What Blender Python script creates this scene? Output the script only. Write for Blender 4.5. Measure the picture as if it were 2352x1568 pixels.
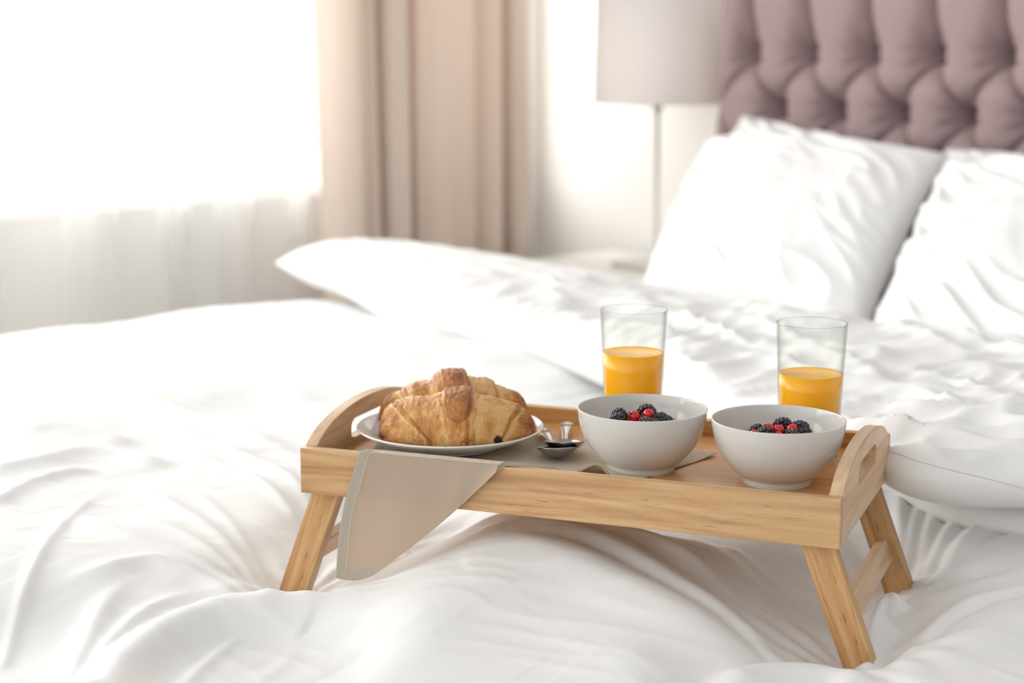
import bpy, bmesh, math, random
import numpy as np
from mathutils import Vector, Matrix, Euler

for o in list(bpy.data.objects):
    bpy.data.objects.remove(o)
S = bpy.context.scene
C = S.collection

# ------------------------------------------------------------------ camera
FPX, HOR = 4000.0, 60.0
PITCH = math.atan((784 - HOR) / FPX)
AZ = math.radians(48.0)            # the room's Y axis lies 48 deg right of the view
CAMZ = 1.20
R_ = Vector((math.cos(AZ), math.sin(AZ), 0))      # camera right, in room axes
F_ = Vector((-math.sin(AZ), math.cos(AZ), 0))     # camera forward (level)
UPV = Vector((0, 0, 1))
VIEW = F_ * math.cos(PITCH) - UPV * math.sin(PITCH)
CUP = F_ * math.sin(PITCH) + UPV * math.cos(PITCH)
CAM = Vector((0, 0, CAMZ))
cd = bpy.data.cameras.new('camera'); cam = bpy.data.objects.new('camera', cd); C.objects.link(cam)
cam.matrix_world = Matrix.Translation(CAM) @ Matrix((R_, CUP, -VIEW)).transposed().to_4x4()
cd.sensor_width = 36; cd.sensor_fit = 'HORIZONTAL'; cd.lens = FPX / 2352 * 36
cd.clip_start = 0.05; cd.clip_end = 60
cd.dof.use_dof = True; cd.dof.focus_distance = 1.53; cd.dof.aperture_fstop = 4.3
S.camera = cam

# ------------------------------------------------------------------ daylight and exposure
wd = bpy.data.worlds.new('daylight'); S.world = wd; wd.use_nodes = True
nt = wd.node_tree; bg = nt.nodes['Background']
tc = nt.nodes.new('ShaderNodeTexCoord'); sp = nt.nodes.new('ShaderNodeSeparateXYZ')
mr = nt.nodes.new('ShaderNodeMapRange'); mr.inputs['From Min'].default_value = -0.1; mr.inputs['From Max'].default_value = 0.9
mr.inputs['To Min'].default_value = 0.52; mr.inputs['To Max'].default_value = 0.60
nt.links.new(tc.outputs['Generated'], sp.inputs[0]); nt.links.new(sp.outputs['Z'], mr.inputs['Value'])
# added fill: background brightened toward the foot end to lift the back wall
ny = nt.nodes.new('ShaderNodeMapRange'); ny.inputs['From Min'].default_value = -0.35; ny.inputs['From Max'].default_value = -1.0; ny.inputs['To Min'].default_value = 0.95; ny.inputs['To Max'].default_value = 3.2
ny.interpolation_type = 'SMOOTHSTEP'; nt.links.new(sp.outputs['Y'], ny.inputs['Value'])
mm_ = nt.nodes.new('ShaderNodeMath'); mm_.operation = 'MULTIPLY'; nt.links.new(mr.outputs[0], mm_.inputs[0]); nt.links.new(ny.outputs[0], mm_.inputs[1])
nt.links.new(mm_.outputs[0], bg.inputs['Strength']); bg.inputs['Color'].default_value = (1.0, 0.985, 0.965, 1)

def area(name, loc, direction, sx, sy, watts, col):
    l = bpy.data.lights.new(name, 'AREA'); l.shape = 'RECTANGLE'; l.size = sx; l.size_y = sy; l.energy = watts; l.color = col
    o = bpy.data.objects.new(name, l); C.objects.link(o); o.location = loc
    o.rotation_euler = Vector(direction).to_track_quat('-Z', 'Y').to_euler(); return o
WINX = -3.43
area('window_daylight', (WINX - 0.35, -0.05, 1.75), (1, 0, -0.12), 6.4, 2.2, 290, (1.0, 0.985, 0.955))
S.view_settings.view_transform = 'Standard'; S.view_settings.look = 'None'
S.view_settings.gamma = 1; S.view_settings.use_curve_mapping = False
S.view_settings.exposure = 0.06

# ------------------------------------------------------------------ pixel helpers (photo frame 2352x1568)
def ray(px, py):
    return R_ * ((px - 1176) / FPX) + VIEW + CUP * ((784 - py) / FPX)
def on_plane(px, py, n, d):
    r = ray(px, py); n = Vector(n); return CAM + r * ((d - n.dot(CAM)) / n.dot(r))
def onz(px, py, z): return on_plane(px, py, (0, 0, 1), z)
def onX(px, py, x): return on_plane(px, py, (1, 0, 0), x)
def onY(px, py, y): return on_plane(px, py, (0, 1, 0), y)

# tray frame: u along the front (right end = 0, left end = -0.5), v away, w up from the rim
TA = AZ - 0.3673
TU = Vector((math.cos(TA), math.sin(TA), 0)); TV = Vector((-math.sin(TA), math.cos(TA), 0))
TO = R_ * 0.2707 + F_ * 1.3868 + UPV * (CAMZ - 0.3835)
TL, TW = 0.5, 0.256
def tray(u, v, w=0.0): return TO + TU * u + TV * v + UPV * w
TM = Matrix.Translation(TO) @ Matrix.Rotation(TA, 4, 'Z')
FLOORW = -0.0155                    # tray floor below the rim

# ------------------------------------------------------------------ object helpers
def link(name, me, mats, parent=None, mw=None):
    o = bpy.data.objects.new(name, me); C.objects.link(o)
    if not isinstance(mats, (list, tuple)): mats = [mats]
    for m in mats: me.materials.append(m)
    if parent is not None: o.parent = parent
    if mw is not None:
        if parent is not None: o.matrix_basis = parent.matrix_basis.inverted() @ mw
        else: o.matrix_basis = mw
    return o
def tag(o, label=None, cat=None, group=None, kind=None):
    if label: o['label'] = label
    if cat: o['category'] = cat
    if group: o['group'] = group
    if kind: o['kind'] = kind
    return o
def empty(name, mw, label, cat, group=None):
    o = bpy.data.objects.new(name, None); C.objects.link(o); o.matrix_basis = mw if isinstance(mw, Matrix) else Matrix.Translation(mw)
    o.empty_display_size = 0.05
    return tag(o, label, cat, group)
def smooth(me, on=True):
    me.polygons.foreach_set('use_smooth', [on] * len(me.polygons)); me.update()
def mesh(verts, faces, sm=True):
    me = bpy.data.meshes.new('m'); me.from_pydata([tuple(v) for v in verts], [], faces); me.update()
    if sm: smooth(me)
    return me
def grid_mesh(P, closed_u=False, sm=True):
    """P: array (n, m, 3)"""
    n, m = P.shape[:2]
    idx = np.arange(n * m).reshape(n, m)
    if closed_u: idx = np.vstack([idx, idx[:1]])
    a, b, c, d = idx[:-1, :-1], idx[1:, :-1], idx[1:, 1:], idx[:-1, 1:]
    q = np.stack([a, b, c, d], -1).reshape(-1, 4)
    me = bpy.data.meshes.new('m')
    me.vertices.add(n * m); me.vertices.foreach_set('co', P.reshape(-1).astype(np.float32))
    me.loops.add(q.size); me.loops.foreach_set('vertex_index', q.reshape(-1).astype(np.int32))
    me.polygons.add(len(q)); me.polygons.foreach_set('loop_start', np.arange(0, q.size, 4, dtype=np.int32))
    me.polygons.foreach_set('loop_total', np.full(len(q), 4, dtype=np.int32))
    me.update(calc_edges=True); me.validate()
    if sm: smooth(me)
    return me
def lathe(prof, seg=96, sm=True):
    th = np.linspace(0, 2 * np.pi, seg, endpoint=False)
    p = np.array(prof, float)
    P = np.zeros((seg, len(p), 3))
    P[..., 0] = np.cos(th)[:, None] * p[None, :, 0]; P[..., 1] = np.sin(th)[:, None] * p[None, :, 0]; P[..., 2] = p[None, :, 1]
    me = grid_mesh(P, True, sm)
    bm = bmesh.new(); bm.from_mesh(me); bmesh.ops.remove_doubles(bm, verts=bm.verts, dist=1e-6)
    bmesh.ops.recalc_face_normals(bm, faces=bm.faces); bm.to_mesh(me); bm.free(); me.update()
    if sm: smooth(me)
    return me
def rounded(pts, n=8):
    """Catmull-Rom through a 2D profile"""
    p = [np.array(q, float) for q in pts]; out = []
    for i in range(len(p) - 1):
        a = p[max(i - 1, 0)]; b = p[i]; c = p[i + 1]; d = p[min(i + 2, len(p) - 1)]
        for k in range(n):
            t = k / n
            out.append(.5 * (2 * b + (c - a) * t + (2 * a - 5 * b + 4 * c - d) * t * t + (3 * b - a - 3 * c + d) * t ** 3))
    out.append(p[-1]); return out
def box_mesh(sx, sy, sz, bevel=0.001, seg=2, org=(0, 0, 0)):
    bm = bmesh.new(); bmesh.ops.create_cube(bm, size=1)
    bmesh.ops.scale(bm, vec=(sx, sy, sz), verts=bm.verts); bmesh.ops.translate(bm, vec=org, verts=bm.verts)
    if bevel: bmesh.ops.bevel(bm, geom=bm.edges[:], offset=bevel, segments=seg, affect='EDGES', profile=0.6)
    me = bpy.data.meshes.new('m'); bm.to_mesh(me); bm.free(); return me

# ------------------------------------------------------------------ numpy noise
_rs = np.random.RandomState(7); _perm = _rs.permutation(256); _perm = np.concatenate([_perm, _perm])
_g = _rs.normal(size=(256, 2)); _g /= np.linalg.norm(_g, axis=1)[:, None]
def perlin(x, y, seed=0):
    x = np.asarray(x, float) + seed * 17.31; y = np.asarray(y, float) + seed * 9.77
    xi = np.floor(x).astype(int); yi = np.floor(y).astype(int); xf = x - xi; yf = y - yi
    u = xf ** 3 * (xf * (xf * 6 - 15) + 10); v = yf ** 3 * (yf * (yf * 6 - 15) + 10)
    def gr(a, b):
        h = _perm[(_perm[(xi + a) & 255] + yi + b) & 255]; return _g[h, 0] * (xf - a) + _g[h, 1] * (yf - b)
    return (gr(0, 0) * (1 - u) + gr(1, 0) * u) * (1 - v) + (gr(0, 1) * (1 - u) + gr(1, 1) * u) * v
def fbm(x, y, o=3, seed=0):
    s = 0; a = 1; 
    for k in range(o): s = s + a * perlin(x * 2 ** k, y * 2 ** k, seed + k * 3); a *= .5
    return s
def sstep(a, b, x):
    t = np.clip((x - a) / (b - a), 0, 1); return t * t * (3 - 2 * t)

# ------------------------------------------------------------------ materials
def mat(name, col, rough=0.6, **kw):
    m = bpy.data.materials.new(name); m.use_nodes = True; b = m.node_tree.nodes['Principled BSDF']
    b.inputs['Base Color'].default_value = (*col, 1); b.inputs['Roughness'].default_value = rough
    for k, v in kw.items(): b.inputs[k.replace('_', ' ')].default_value = v
    return m
def N(m, t, **kw):
    n = m.node_tree.nodes.new(t)
    for k, v in kw.items():
        if k in n.inputs: n.inputs[k].default_value = v
        else: setattr(n, k, v)
    return n
def L(m, a, b): m.node_tree.links.new(a, b)
def ramp(m, fac, stops):
    r = N(m, 'ShaderNodeValToRGB'); e = r.color_ramp.elements
    while len(e) < len(stops): e.new(0.5)
    for i, (p, c) in enumerate(stops): e[i].position = p; e[i].color = (*c, 1)
    L(m, fac, r.inputs[0]); return r
def add_bump(m, height, strength, dist):
    b = N(m, 'ShaderNodeBump'); b.inputs['Strength'].default_value = strength; b.inputs['Distance'].default_value = dist
    L(m, height, b.inputs['Height']); L(m, b.outputs[0], m.node_tree.nodes['Principled BSDF'].inputs['Normal']); return b
def mapping(m, scale, coord='Object'):
    t = N(m, 'ShaderNodeTexCoord'); mp = N(m, 'ShaderNodeMapping'); mp.inputs['Scale'].default_value = scale
    L(m, t.outputs[coord], mp.inputs[0]); return mp.outputs[0]

def wood(name, light, mid, dark, seed=0.0):
    """grain runs along the board's own X axis"""
    m = mat(name, mid, 0.42); b = m.node_tree.nodes['Principled BSDF']
    t = N(m, 'ShaderNodeTexCoord'); mp = N(m, 'ShaderNodeMapping'); mp.inputs['Location'].default_value = (seed, seed * 1.7, seed * .6)
    mp.inputs['Scale'].default_value = (4.5, 95, 95); L(m, t.outputs['Object'], mp.inputs[0])
    n1 = N(m, 'ShaderNodeTexNoise', Scale=1.0, Detail=3.0, Distortion=0.6); L(m, mp.outputs[0], n1.inputs['Vector'])
    # cathedral rings: wave over a low noise
    mp2 = N(m, 'ShaderNodeMapping'); mp2.inputs['Scale'].default_value = (1.6, 17, 17); mp2.inputs['Location'].default_value = (seed * 2, seed, 0)
    L(m, t.outputs['Object'], mp2.inputs[0])
    n2 = N(m, 'ShaderNodeTexNoise', Scale=1.4, Detail=1.0); L(m, mp2.outputs[0], n2.inputs['Vector'])
    mu = N(m, 'ShaderNodeMath', operation='MULTIPLY'); mu.inputs[1].default_value = 75; L(m, n2.outputs[0], mu.inputs[0])
    si = N(m, 'ShaderNodeMath', operation='SINE'); L(m, mu.outputs[0], si.inputs[0])
    ab = N(m, 'ShaderNodeMath', operation='MULTIPLY_ADD'); ab.inputs[1].default_value = 0.07; ab.inputs[2].default_value = 0.02
    L(m, si.outputs[0], ab.inputs[0])
    ad = N(m, 'ShaderNodeMath', operation='ADD'); L(m, n1.outputs[0], ad.inputs[0]); L(m, ab.outputs[0], ad.inputs[1])
    r = ramp(m, ad.outputs[0], [(0.28, dark), (0.5, mid), (0.74, light)])
    # pores: thin short dark dashes
    mp3 = N(m, 'ShaderNodeMapping'); mp3.inputs['Scale'].default_value = (55, 900, 900); mp3.inputs['Location'].default_value = (seed, 0, seed)
    L(m, t.outputs['Object'], mp3.inputs[0])
    n3 = N(m, 'ShaderNodeTexNoise', Scale=1.0, Detail=1.0); L(m, mp3.outputs[0], n3.inputs['Vector'])
    mp4 = N(m, 'ShaderNodeMapping'); mp4.inputs['Scale'].default_value = (8, 40, 40); L(m, t.outputs['Object'], mp4.inputs[0])
    n4 = N(m, 'ShaderNodeTexNoise', Scale=1.0, Detail=1.0); L(m, mp4.outputs[0], n4.inputs['Vector'])
    gt = N(m, 'ShaderNodeMapRange'); gt.inputs['From Min'].default_value = 0.62; gt.inputs['From Max'].default_value = 0.74; L(m, n3.outputs[0], gt.inputs[0])
    g2 = N(m, 'ShaderNodeMapRange'); g2.inputs['From Min'].default_value = 0.42; g2.inputs['From Max'].default_value = 0.62; L(m, n4.outputs[0], g2.inputs[0])
    pm = N(m, 'ShaderNodeMath', operation='MULTIPLY'); L(m, gt.outputs[0], pm.inputs[0]); L(m, g2.outputs[0], pm.inputs[1])
    pm2 = N(m, 'ShaderNodeMath', operation='MULTIPLY'); pm2.inputs[1].default_value = 0.75; L(m, pm.outputs[0], pm2.inputs[0])
    mx = N(m, 'ShaderNodeMix', data_type='RGBA'); mx.inputs['B'].default_value = (dark[0] * .6, dark[1] * .45, dark[2] * .35, 1)
    mx.inputs[6].default_value = (1, 1, 1, 1); mx.inputs[7].default_value = (dark[0] * .6, dark[1] * .48, dark[2] * .4, 1)
    L(m, pm2.outputs[0], mx.inputs[0]); L(m, r.outputs[0], mx.inputs[6]); L(m, mx.outputs[2], b.inputs['Base Color'])
    add_bump(m, n1.outputs[0], 0.05, 0.001)
    b.inputs['Coat Weight'].default_value = 0.12; b.inputs['Coat Roughness'].default_value = 0.3
    return m
WL, WMD, WDK = (0.62, 0.405, 0.21), (0.52, 0.31, 0.14), (0.37, 0.19, 0.075)
RL_, RM_, RD_ = (0.60, 0.37, 0.17), (0.50, 0.275, 0.105), (0.34, 0.16, 0.05)
M_wood = [wood('rubberwood_0', WL, WMD, WDK, 0.0)] + [wood('rubberwood_%d' % (i + 1), RL_, RM_, RD_, s) for i, s in enumerate((1.3, 2.9, 4.1))]
M_ply = wood('tray_veneer', (0.64, 0.36, 0.13), (0.57, 0.285, 0.085), (0.44, 0.20, 0.055), 6.2)

def cloth(name, col, rough=0.85, tr=0.0, fine=0.12, scale=900.):
    m = mat(name, col, rough); b = m.node_tree.nodes['Principled BSDF']
    v = mapping(m, (1, 1, 1)); n = N(m, 'ShaderNodeTexNoise', Scale=scale, Detail=2.0); L(m, v, n.inputs['Vector'])
    add_bump(m, n.outputs[0], fine, 0.0006)
    b.inputs['Sheen Weight'].default_value = 0.05
    if tr > 0:
        out = m.node_tree.nodes['Material Output']; t = N(m, 'ShaderNodeBsdfTranslucent'); t.inputs['Color'].default_value = (*col, 1)
        mix = N(m, 'ShaderNodeMixShader'); mix.inputs[0].default_value = tr
        L(m, b.outputs[0], mix.inputs[1]); L(m, t.outputs[0], mix.inputs[2]); L(m, mix.outputs[0], out.inputs[0])
    return m
M_sheet = cloth('white_cotton', (0.79, 0.79, 0.785), 0.8)
M_pillow = cloth('white_pillow_cotton', (0.79, 0.79, 0.785), 0.8)
M_porc = mat('white_porcelain', (0.61, 0.605, 0.585), 0.10, IOR=1.5)
M_plate = mat('white_plate_glaze', (0.80, 0.79, 0.78), 0.10, IOR=1.5)
M_steel = mat('brushed_steel', (0.36, 0.36, 0.37), 0.2, Metallic=1.0)
M_glass = bpy.data.materials.new('clear_glass'); M_glass.use_nodes = True
_n = M_glass.node_tree.nodes; _n.remove(_n['Principled BSDF'])
_t = N(M_glass, 'ShaderNodeBsdfTransparent'); _t.inputs[0].default_value = (0.975, 0.985, 0.98, 1)
_g2 = N(M_glass, 'ShaderNodeBsdfGlossy'); _g2.inputs['Roughness'].default_value = 0.01
_lw = N(M_glass, 'ShaderNodeLayerWeight'); _lw.inputs[0].default_value = 0.5
_pw = N(M_glass, 'ShaderNodeMath', operation='POWER'); _pw.inputs[1].default_value = 4.0; L(M_glass, _lw.outputs['Facing'], _pw.inputs[0])
_f = N(M_glass, 'ShaderNodeMath', operation='MULTIPLY_ADD'); _f.inputs[1].default_value = 0.4; _f.inputs[2].default_value = 0.025; L(M_glass, _pw.outputs[0], _f.inputs[0])
_m = N(M_glass, 'ShaderNodeMixShader'); _tr = N(M_glass, 'ShaderNodeMix', data_type='RGBA'); _tr.inputs[6].default_value = (0.985, 0.99, 0.985, 1); _tr.inputs[7].default_value = (0.50, 0.51, 0.47, 1)
L(M_glass, _pw.outputs[0], _tr.inputs[0]); L(M_glass, _tr.outputs[2], _t.inputs[0])
L(M_glass, _f.outputs[0], _m.inputs[0]); L(M_glass, _t.outputs[0], _m.inputs[1]); L(M_glass, _g2.outputs[0], _m.inputs[2])
L(M_glass, _m.outputs[0], _n['Material Output'].inputs[0])
M_nickel = mat('pale_nickel', (0.62, 0.60, 0.55), 0.35, Metallic=0.8)
M_wall = mat('warm_white_paint', (0.91, 0.905, 0.88), 0.9)
M_floor = wood('oak_floor', (0.55, 0.42, 0.30), (0.48, 0.36, 0.25), (0.38, 0.27, 0.18), 3.0)
M_white_lacquer = mat('cream_lacquer', (0.84, 0.83, 0.79), 0.4)

# ------------------------------------------------------------------ room shell
BACKY = 3.19
def struct(name, me, m, mw=None):
    return tag(link(name, me, m, None, mw), kind='structure')
struct('floor', box_mesh(6.6, 7.0, 0.1, 0, org=(-0.4, -0.2, -0.05)), M_floor)
struct('wall_back', box_mesh(6.0, 0.1, 2.7, 0, org=(-0.43, BACKY + 0.05, 1.35)), M_wall)
# window wall with its opening, four blocks in one wall
bm = bmesh.new()
WY0, WY1, WZ0, WZ1 = -3.1, 3.05, 0.80, 2.45
for (y0, y1, z0, z1) in ((-3.6, WY0, 0, 2.7), (WY1, BACKY + 0.1, 0, 2.7), (WY0, WY1, 0, WZ0), (WY0, WY1, WZ1, 2.7)):
    r = bmesh.ops.create_cube(bm, size=1)
    bmesh.ops.scale(bm, vec=(0.16, y1 - y0, z1 - z0), verts=r['verts'])
    bmesh.ops.translate(bm, vec=(WINX - 0.08, (y0 + y1) / 2, (z0 + z1) / 2), verts=r['verts'])
me = bpy.data.meshes.new('m'); bm.to_mesh(me); bm.free()
struct('wall_left', me, M_wall)
struct('trim_1', box_mesh(0.2, WY1 - WY0 - 0.004, 0.03, 0.004, org=(WINX - 0.07, (WY0 + WY1) / 2, WZ0 + 0.016)), M_white_lacquer)
# window: frame and panes
win = bpy.data.objects.new('window_1', None); C.objects.link(win); win.location = (WINX - 0.11, (WY0 + WY1) / 2, WZ0 + 0.03); tag(win, kind='structure')
fy, fz = (WY1 - WY0) / 2 - 0.002, (WZ1 - WZ0 - 0.03)
bm = bmesh.new()
bars = [(0, 0.03, 2 * fy, 0.06), (0, fz - 0.032, 2 * fy, 0.06)]
for (y, z, sy, sz) in [(0, 0.03, 2 * fy, 0.06), (0, fz - 0.034, 2 * fy, 0.06)] + [(k, fz / 2, 0.06, fz - 0.126) for k in (-fy + 0.03, -fy * .6, -fy * .2, fy * .2, fy * .6, fy - 0.03)]:
    r = bmesh.ops.create_cube(bm, size=1); bmesh.ops.scale(bm, vec=(0.05, sy, sz), verts=r['verts']); bmesh.ops.translate(bm, vec=(0, y, z), verts=r['verts'])
me = bpy.data.meshes.new('m'); bm.to_mesh(me); bm.free(); f = link('window_frame', me, M_white_lacquer, win)
M_pane = bpy.data.materials.new('window_pane'); M_pane.use_nodes = True
g = N(M_pane, 'ShaderNodeBsdfTransparent'); gl = N(M_pane, 'ShaderNodeBsdfGlossy', Roughness=0.02); mx = N(M_pane, 'ShaderNodeMixShader'); mx.inputs[0].default_value = 0.06
L(M_pane, g.outputs[0], mx.inputs[1]); L(M_pane, gl.outputs[0], mx.inputs[2]); L(M_pane, mx.outputs[0], M_pane.node_tree.nodes['Material Output'].inputs[0])
link('pane', box_mesh(0.006, 2 * fy - 0.1, fz - 0.1, 0, org=(0, 0, fz / 2)), M_pane, win)

# ------------------------------------------------------------------ sheer curtain
M_sheer = bpy.data.materials.new('sheer_voile'); M_sheer.use_nodes = True
_n = M_sheer.node_tree.nodes; _n.remove(_n['Principled BSDF'])
tp = N(M_sheer, 'ShaderNodeBsdfTransparent'); tl = N(M_sheer, 'ShaderNodeBsdfTranslucent'); tl.inputs[0].default_value = (0.93, 0.93, 0.92, 1)
df = N(M_sheer, 'ShaderNodeBsdfDiffuse'); df.inputs[0].default_value = (0.92, 0.92, 0.91, 1)
a = N(M_sheer, 'ShaderNodeMixShader'); a.inputs[0].default_value = 0.5; L(M_sheer, tl.outputs[0], a.inputs[1]); L(M_sheer, df.outputs[0], a.inputs[2])
b_ = N(M_sheer, 'ShaderNodeMixShader'); 
_lw = N(M_sheer, 'ShaderNodeLayerWeight'); _lw.inputs[0].default_value = 0.5; _mr = N(M_sheer, 'ShaderNodeMapRange'); _mr.inputs['From Min'].default_value = 0.15; _mr.inputs['From Max'].default_value = 0.75; _mr.inputs['To Min'].default_value = 0.36; _mr.inputs['To Max'].default_value = 0.88
L(M_sheer, _lw.outputs['Facing'], _mr.inputs[0]); L(M_sheer, _mr.outputs[0], b_.inputs[0])
L(M_sheer, tp.outputs[0], b_.inputs[1]); L(M_sheer, a.outputs[0], b_.inputs[2])
L(M_sheer, b_.outputs[0], _n['Material Output'].inputs[0])
ys = np.linspace(-3.1, 2.52, 1100); zs = np.linspace(0.03, 2.5, 24)
YY, ZZ = np.meshgrid(ys, zs, indexing='ij')
ph = YY * 27 + 2.2 * np.sin(YY * 3.1) + 0.9 * np.sin(YY * 8.3 + 1)
amp = 0.028 + 0.014 * np.sin(YY * 5.3)
XX = WINX + 0.085 + amp * np.sign(np.sin(ph)) * np.abs(np.sin(ph)) ** 0.7 * (0.75 + 0.25 * (2.5 - ZZ) / 2.5)
YY2 = YY + 0.035 * np.sin(2 * ph) * (0.6 + 0.4 * np.sin(YY * 4)) + 0.01 * np.sin(ph * 0.5 + 1.5) * (2.5 - ZZ)
o = link('sheer_curtain', grid_mesh(np.stack([XX, YY2, ZZ], -1)), M_sheer)
tag(o, 'white translucent sheer curtain hanging across the bright window', 'curtain')

# ------------------------------------------------------------------ beige curtain
M_curt = cloth('beige_curtain_fabric', (0.78, 0.68, 0.60), 0.85, 0.24, 0.1, 500)
CX = WINX + 0.225
def curtain_y(px):
    q = (px - 1176) / FPX; z = -CX / (-F_.x - R_.x * q); return z * (F_.y + R_.y * q)
KEY = [(750, -.03), (772, .018), (800, .035), (832, .018), (846, .03), (857, -.12), (870, .02), (893, .04), (914, .03), (926, -.12), (938, .03), (975, .03), (1015, .05), (1060, .035), (1083, .012), (1103, .035), (1124, .03), (1139, -.12), (1153, .03), (1185, .035), (1212, -.01)]
keyY = [curtain_y(k[0]) for k in KEY]; keyX = [k[1] for k in KEY]
zs = np.linspace(0.02, 2.58, 30); tt = np.linspace(0, 1, 420)
cv = rounded(list(zip(keyY, keyX)), 26); cv = np.array(cv)
P = np.zeros((len(cv), len(zs), 3))
for j, z in enumerate(zs):
    k = (z - 1.2)
    P[:, j, 0] = CX + cv[:, 1] * (1.15 - 0.12 * k) + 0.006 * np.sin(cv[:, 0] * 60 + z * 2.0)
    P[:, j, 1] = cv[:, 0] - 0.014 * k * (0.6 + np.sin(cv[:, 0] * 9)) ; P[:, j, 2] = z
o = link('curtain', grid_mesh(P), M_curt)
md = o.modifiers.new('s', 'SOLIDIFY'); md.thickness = 0.002
tag(o, 'heavy beige pleated curtain hanging in the corner beside the window', 'curtain')

# ------------------------------------------------------------------ nightstand and lamp
NZ = 0.64
ns = empty('nightstand', (-2.88, 2.92, 0), 'cream nightstand beside the bed under the table lamp', 'nightstand')
def local(o_me, name, m, par): return link(name, o_me, m, par)
local(box_mesh(0.46, 0.44, 0.035, 0.008, 3, (0, 0, NZ - 0.0175)), 'top', M_white_lacquer, ns)
local(box_mesh(0.42, 0.40, 0.40, 0.004, 2, (0, 0.0, NZ - 0.036 - 0.20)), 'body', M_white_lacquer, ns)
for k in (0, 1):
    d = local(box_mesh(0.39, 0.018, 0.17, 0.003, 2, (0, -0.2095, NZ - 0.14 - 0.19 * k)), 'drawer', M_white_lacquer, ns)
    local(lathe([(0, 0), (0.006, 0), (0.006, 0.012), (0.013, 0.018), (0.011, 0.026), (0, 0.028)], 20), 'knob', M_nickel, d).matrix_basis = Matrix.Translation((0, -0.2185, NZ - 0.14 - 0.19 * k)) @ Matrix.Rotation(math.pi / 2, 4, 'X')
for sx in (-1, 1):
    for sy in (-1, 1):
        local(box_mesh(0.035, 0.035, NZ - 0.438, 0.003, 2, (sx * 0.18, sy * 0.17, (NZ - 0.438) / 2)), 'leg', M_white_lacquer, ns)
lp = R_ * ((1508 - 1176) / FPX * 4.075) + F_ * 4.075
lamp = empty('table_lamp', (lp.x, lp.y, NZ), 'white drum shade table lamp with thin metal pole on the nightstand', 'lamp')
local(box_mesh(0.15, 0.15, 0.014, 0.003, 2, (0, 0, 0.0075)), 'base', M_nickel, lamp)
local(lathe([(0, 0.014), (0.012, 0.014), (0.012, 0.02), (0.0055, 0.026), (0.005, 0.36), (0.008, 0.365), (0.016, 0.385), (0.018, 0.39), (0, 0.392)], 24), 'pole', M_nickel, lamp)
M_shade = bpy.data.materials.new('lamp_shade_fabric'); M_shade.use_nodes = True
_n = M_shade.node_tree.nodes; b = _n['Principled BSDF']; b.inputs['Base Color'].default_value = (0.90, 0.88, 0.88, 1); b.inputs['Roughness'].default_value = 0.8
tl = N(M_shade, 'ShaderNodeBsdfTranslucent'); tl.inputs[0].default_value = (0.92, 0.89, 0.87, 1); mx = N(M_shade, 'ShaderNodeMixShader'); mx.inputs[0].default_value = 0.62
L(M_shade, b.outputs[0], mx.inputs[1]); L(M_shade, tl.outputs[0], mx.inputs[2]); L(M_shade, mx.outputs[0], _n['Material Output'].inputs[0])
sh = local(lathe([(0.1475, 0.385), (0.1495, 0.385), (0.1495, 0.388), (0.145, 0.64), (0.143, 0.64), (0.1475, 0.388), (0.1475, 0.385)], 96), 'lamp_shade', M_shade, lamp)
bm = bmesh.new()
for k in range(3):
    r = bmesh.ops.create_cone(bm, segments=8, radius1=0.0015, radius2=0.0015, depth=0.147, cap_ends=True)
    bmesh.ops.rotate(bm, verts=r['verts'], cent=(0, 0, 0), matrix=Matrix.Rotation(math.pi / 2, 3, 'Y'))
    bmesh.ops.translate(bm, verts=r['verts'], vec=(0.0735, 0, 0.392)); bmesh.ops.rotate(bm, verts=r['verts'], cent=(0, 0, 0), matrix=Matrix.Rotation(k * 2.0944, 3, 'Z'))
me = bpy.data.meshes.new('m'); bm.to_mesh(me); bm.free(); local(me, 'shade_ring', M_nickel, lamp)

# ------------------------------------------------------------------ bed base, mattress, headboard
BX0, BX1, BY0, BY1 = -2.60, -0.45, 0.62, 3.02
BEDT = 0.60
M_vel = cloth('mauve_velvet', (0.325, 0.235, 0.243), 0.85, 0, 0.15, 300); M_vel.node_tree.nodes['Principled BSDF'].inputs['Sheen Weight'].default_value = 0.08
bed = empty('bed', ((BX0 + BX1) / 2, BY1, 0), 'large bed with mauve button tufted headboard under white bedding', 'bed')
bedinv = bed.matrix_basis.inverted()
def bedpart(name, me, m):
    o = link(name, me, m, bed); o.matrix_basis = bedinv.copy(); return o
bedpart('bed_frame', box_mesh(BX1 - BX0, BY1 - BY0, 0.24, 0.02, 3, ((BX0 + BX1) / 2, (BY0 + BY1) / 2, 0.16)), M_vel)
bedpart('mattress', box_mesh(BX1 - BX0 - 0.04, BY1 - BY0 - 0.05, 0.28, 0.05, 5, ((BX0 + BX1) / 2, (BY0 + BY1) / 2 - 0.01, 0.43)), M_sheet)
for sx in (BX0 + 0.1, BX1 - 0.1):
    for sy in (BY0 + 0.1, BY1 - 0.1):
        bedpart('leg', lathe([(0, 0), (0.025, 0), (0.03, 0.05), (0, 0.05)], 20), M_nickel).matrix_basis = bedinv @ Matrix.Translation((sx, sy, 0))
HX0, HX1, HY, HZ1 = -2.640, -0.40, 3.095, 1.46
DX, DZ, BX, BZ = 0.158, 0.118, -2.530, 1.140      # button pitch, row pitch, first button
nx, nz = 1000, 520
xs = np.linspace(HX0, HX1, nx); zz = np.linspace(0.3, HZ1, nz)
Xg, Zg = np.meshgrid(xs, zz, indexing='ij')
p = (Xg - BX) / DX; q = (Zg - BZ) / (2 * DZ)
dia = np.sqrt(np.abs(np.sin(np.pi * (p + q)) * np.sin(np.pi * (p - q))) + 1e-5)
cha = np.abs(np.sin(np.pi * p))
t = np.where(Zg > BZ, cha, dia)
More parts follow.
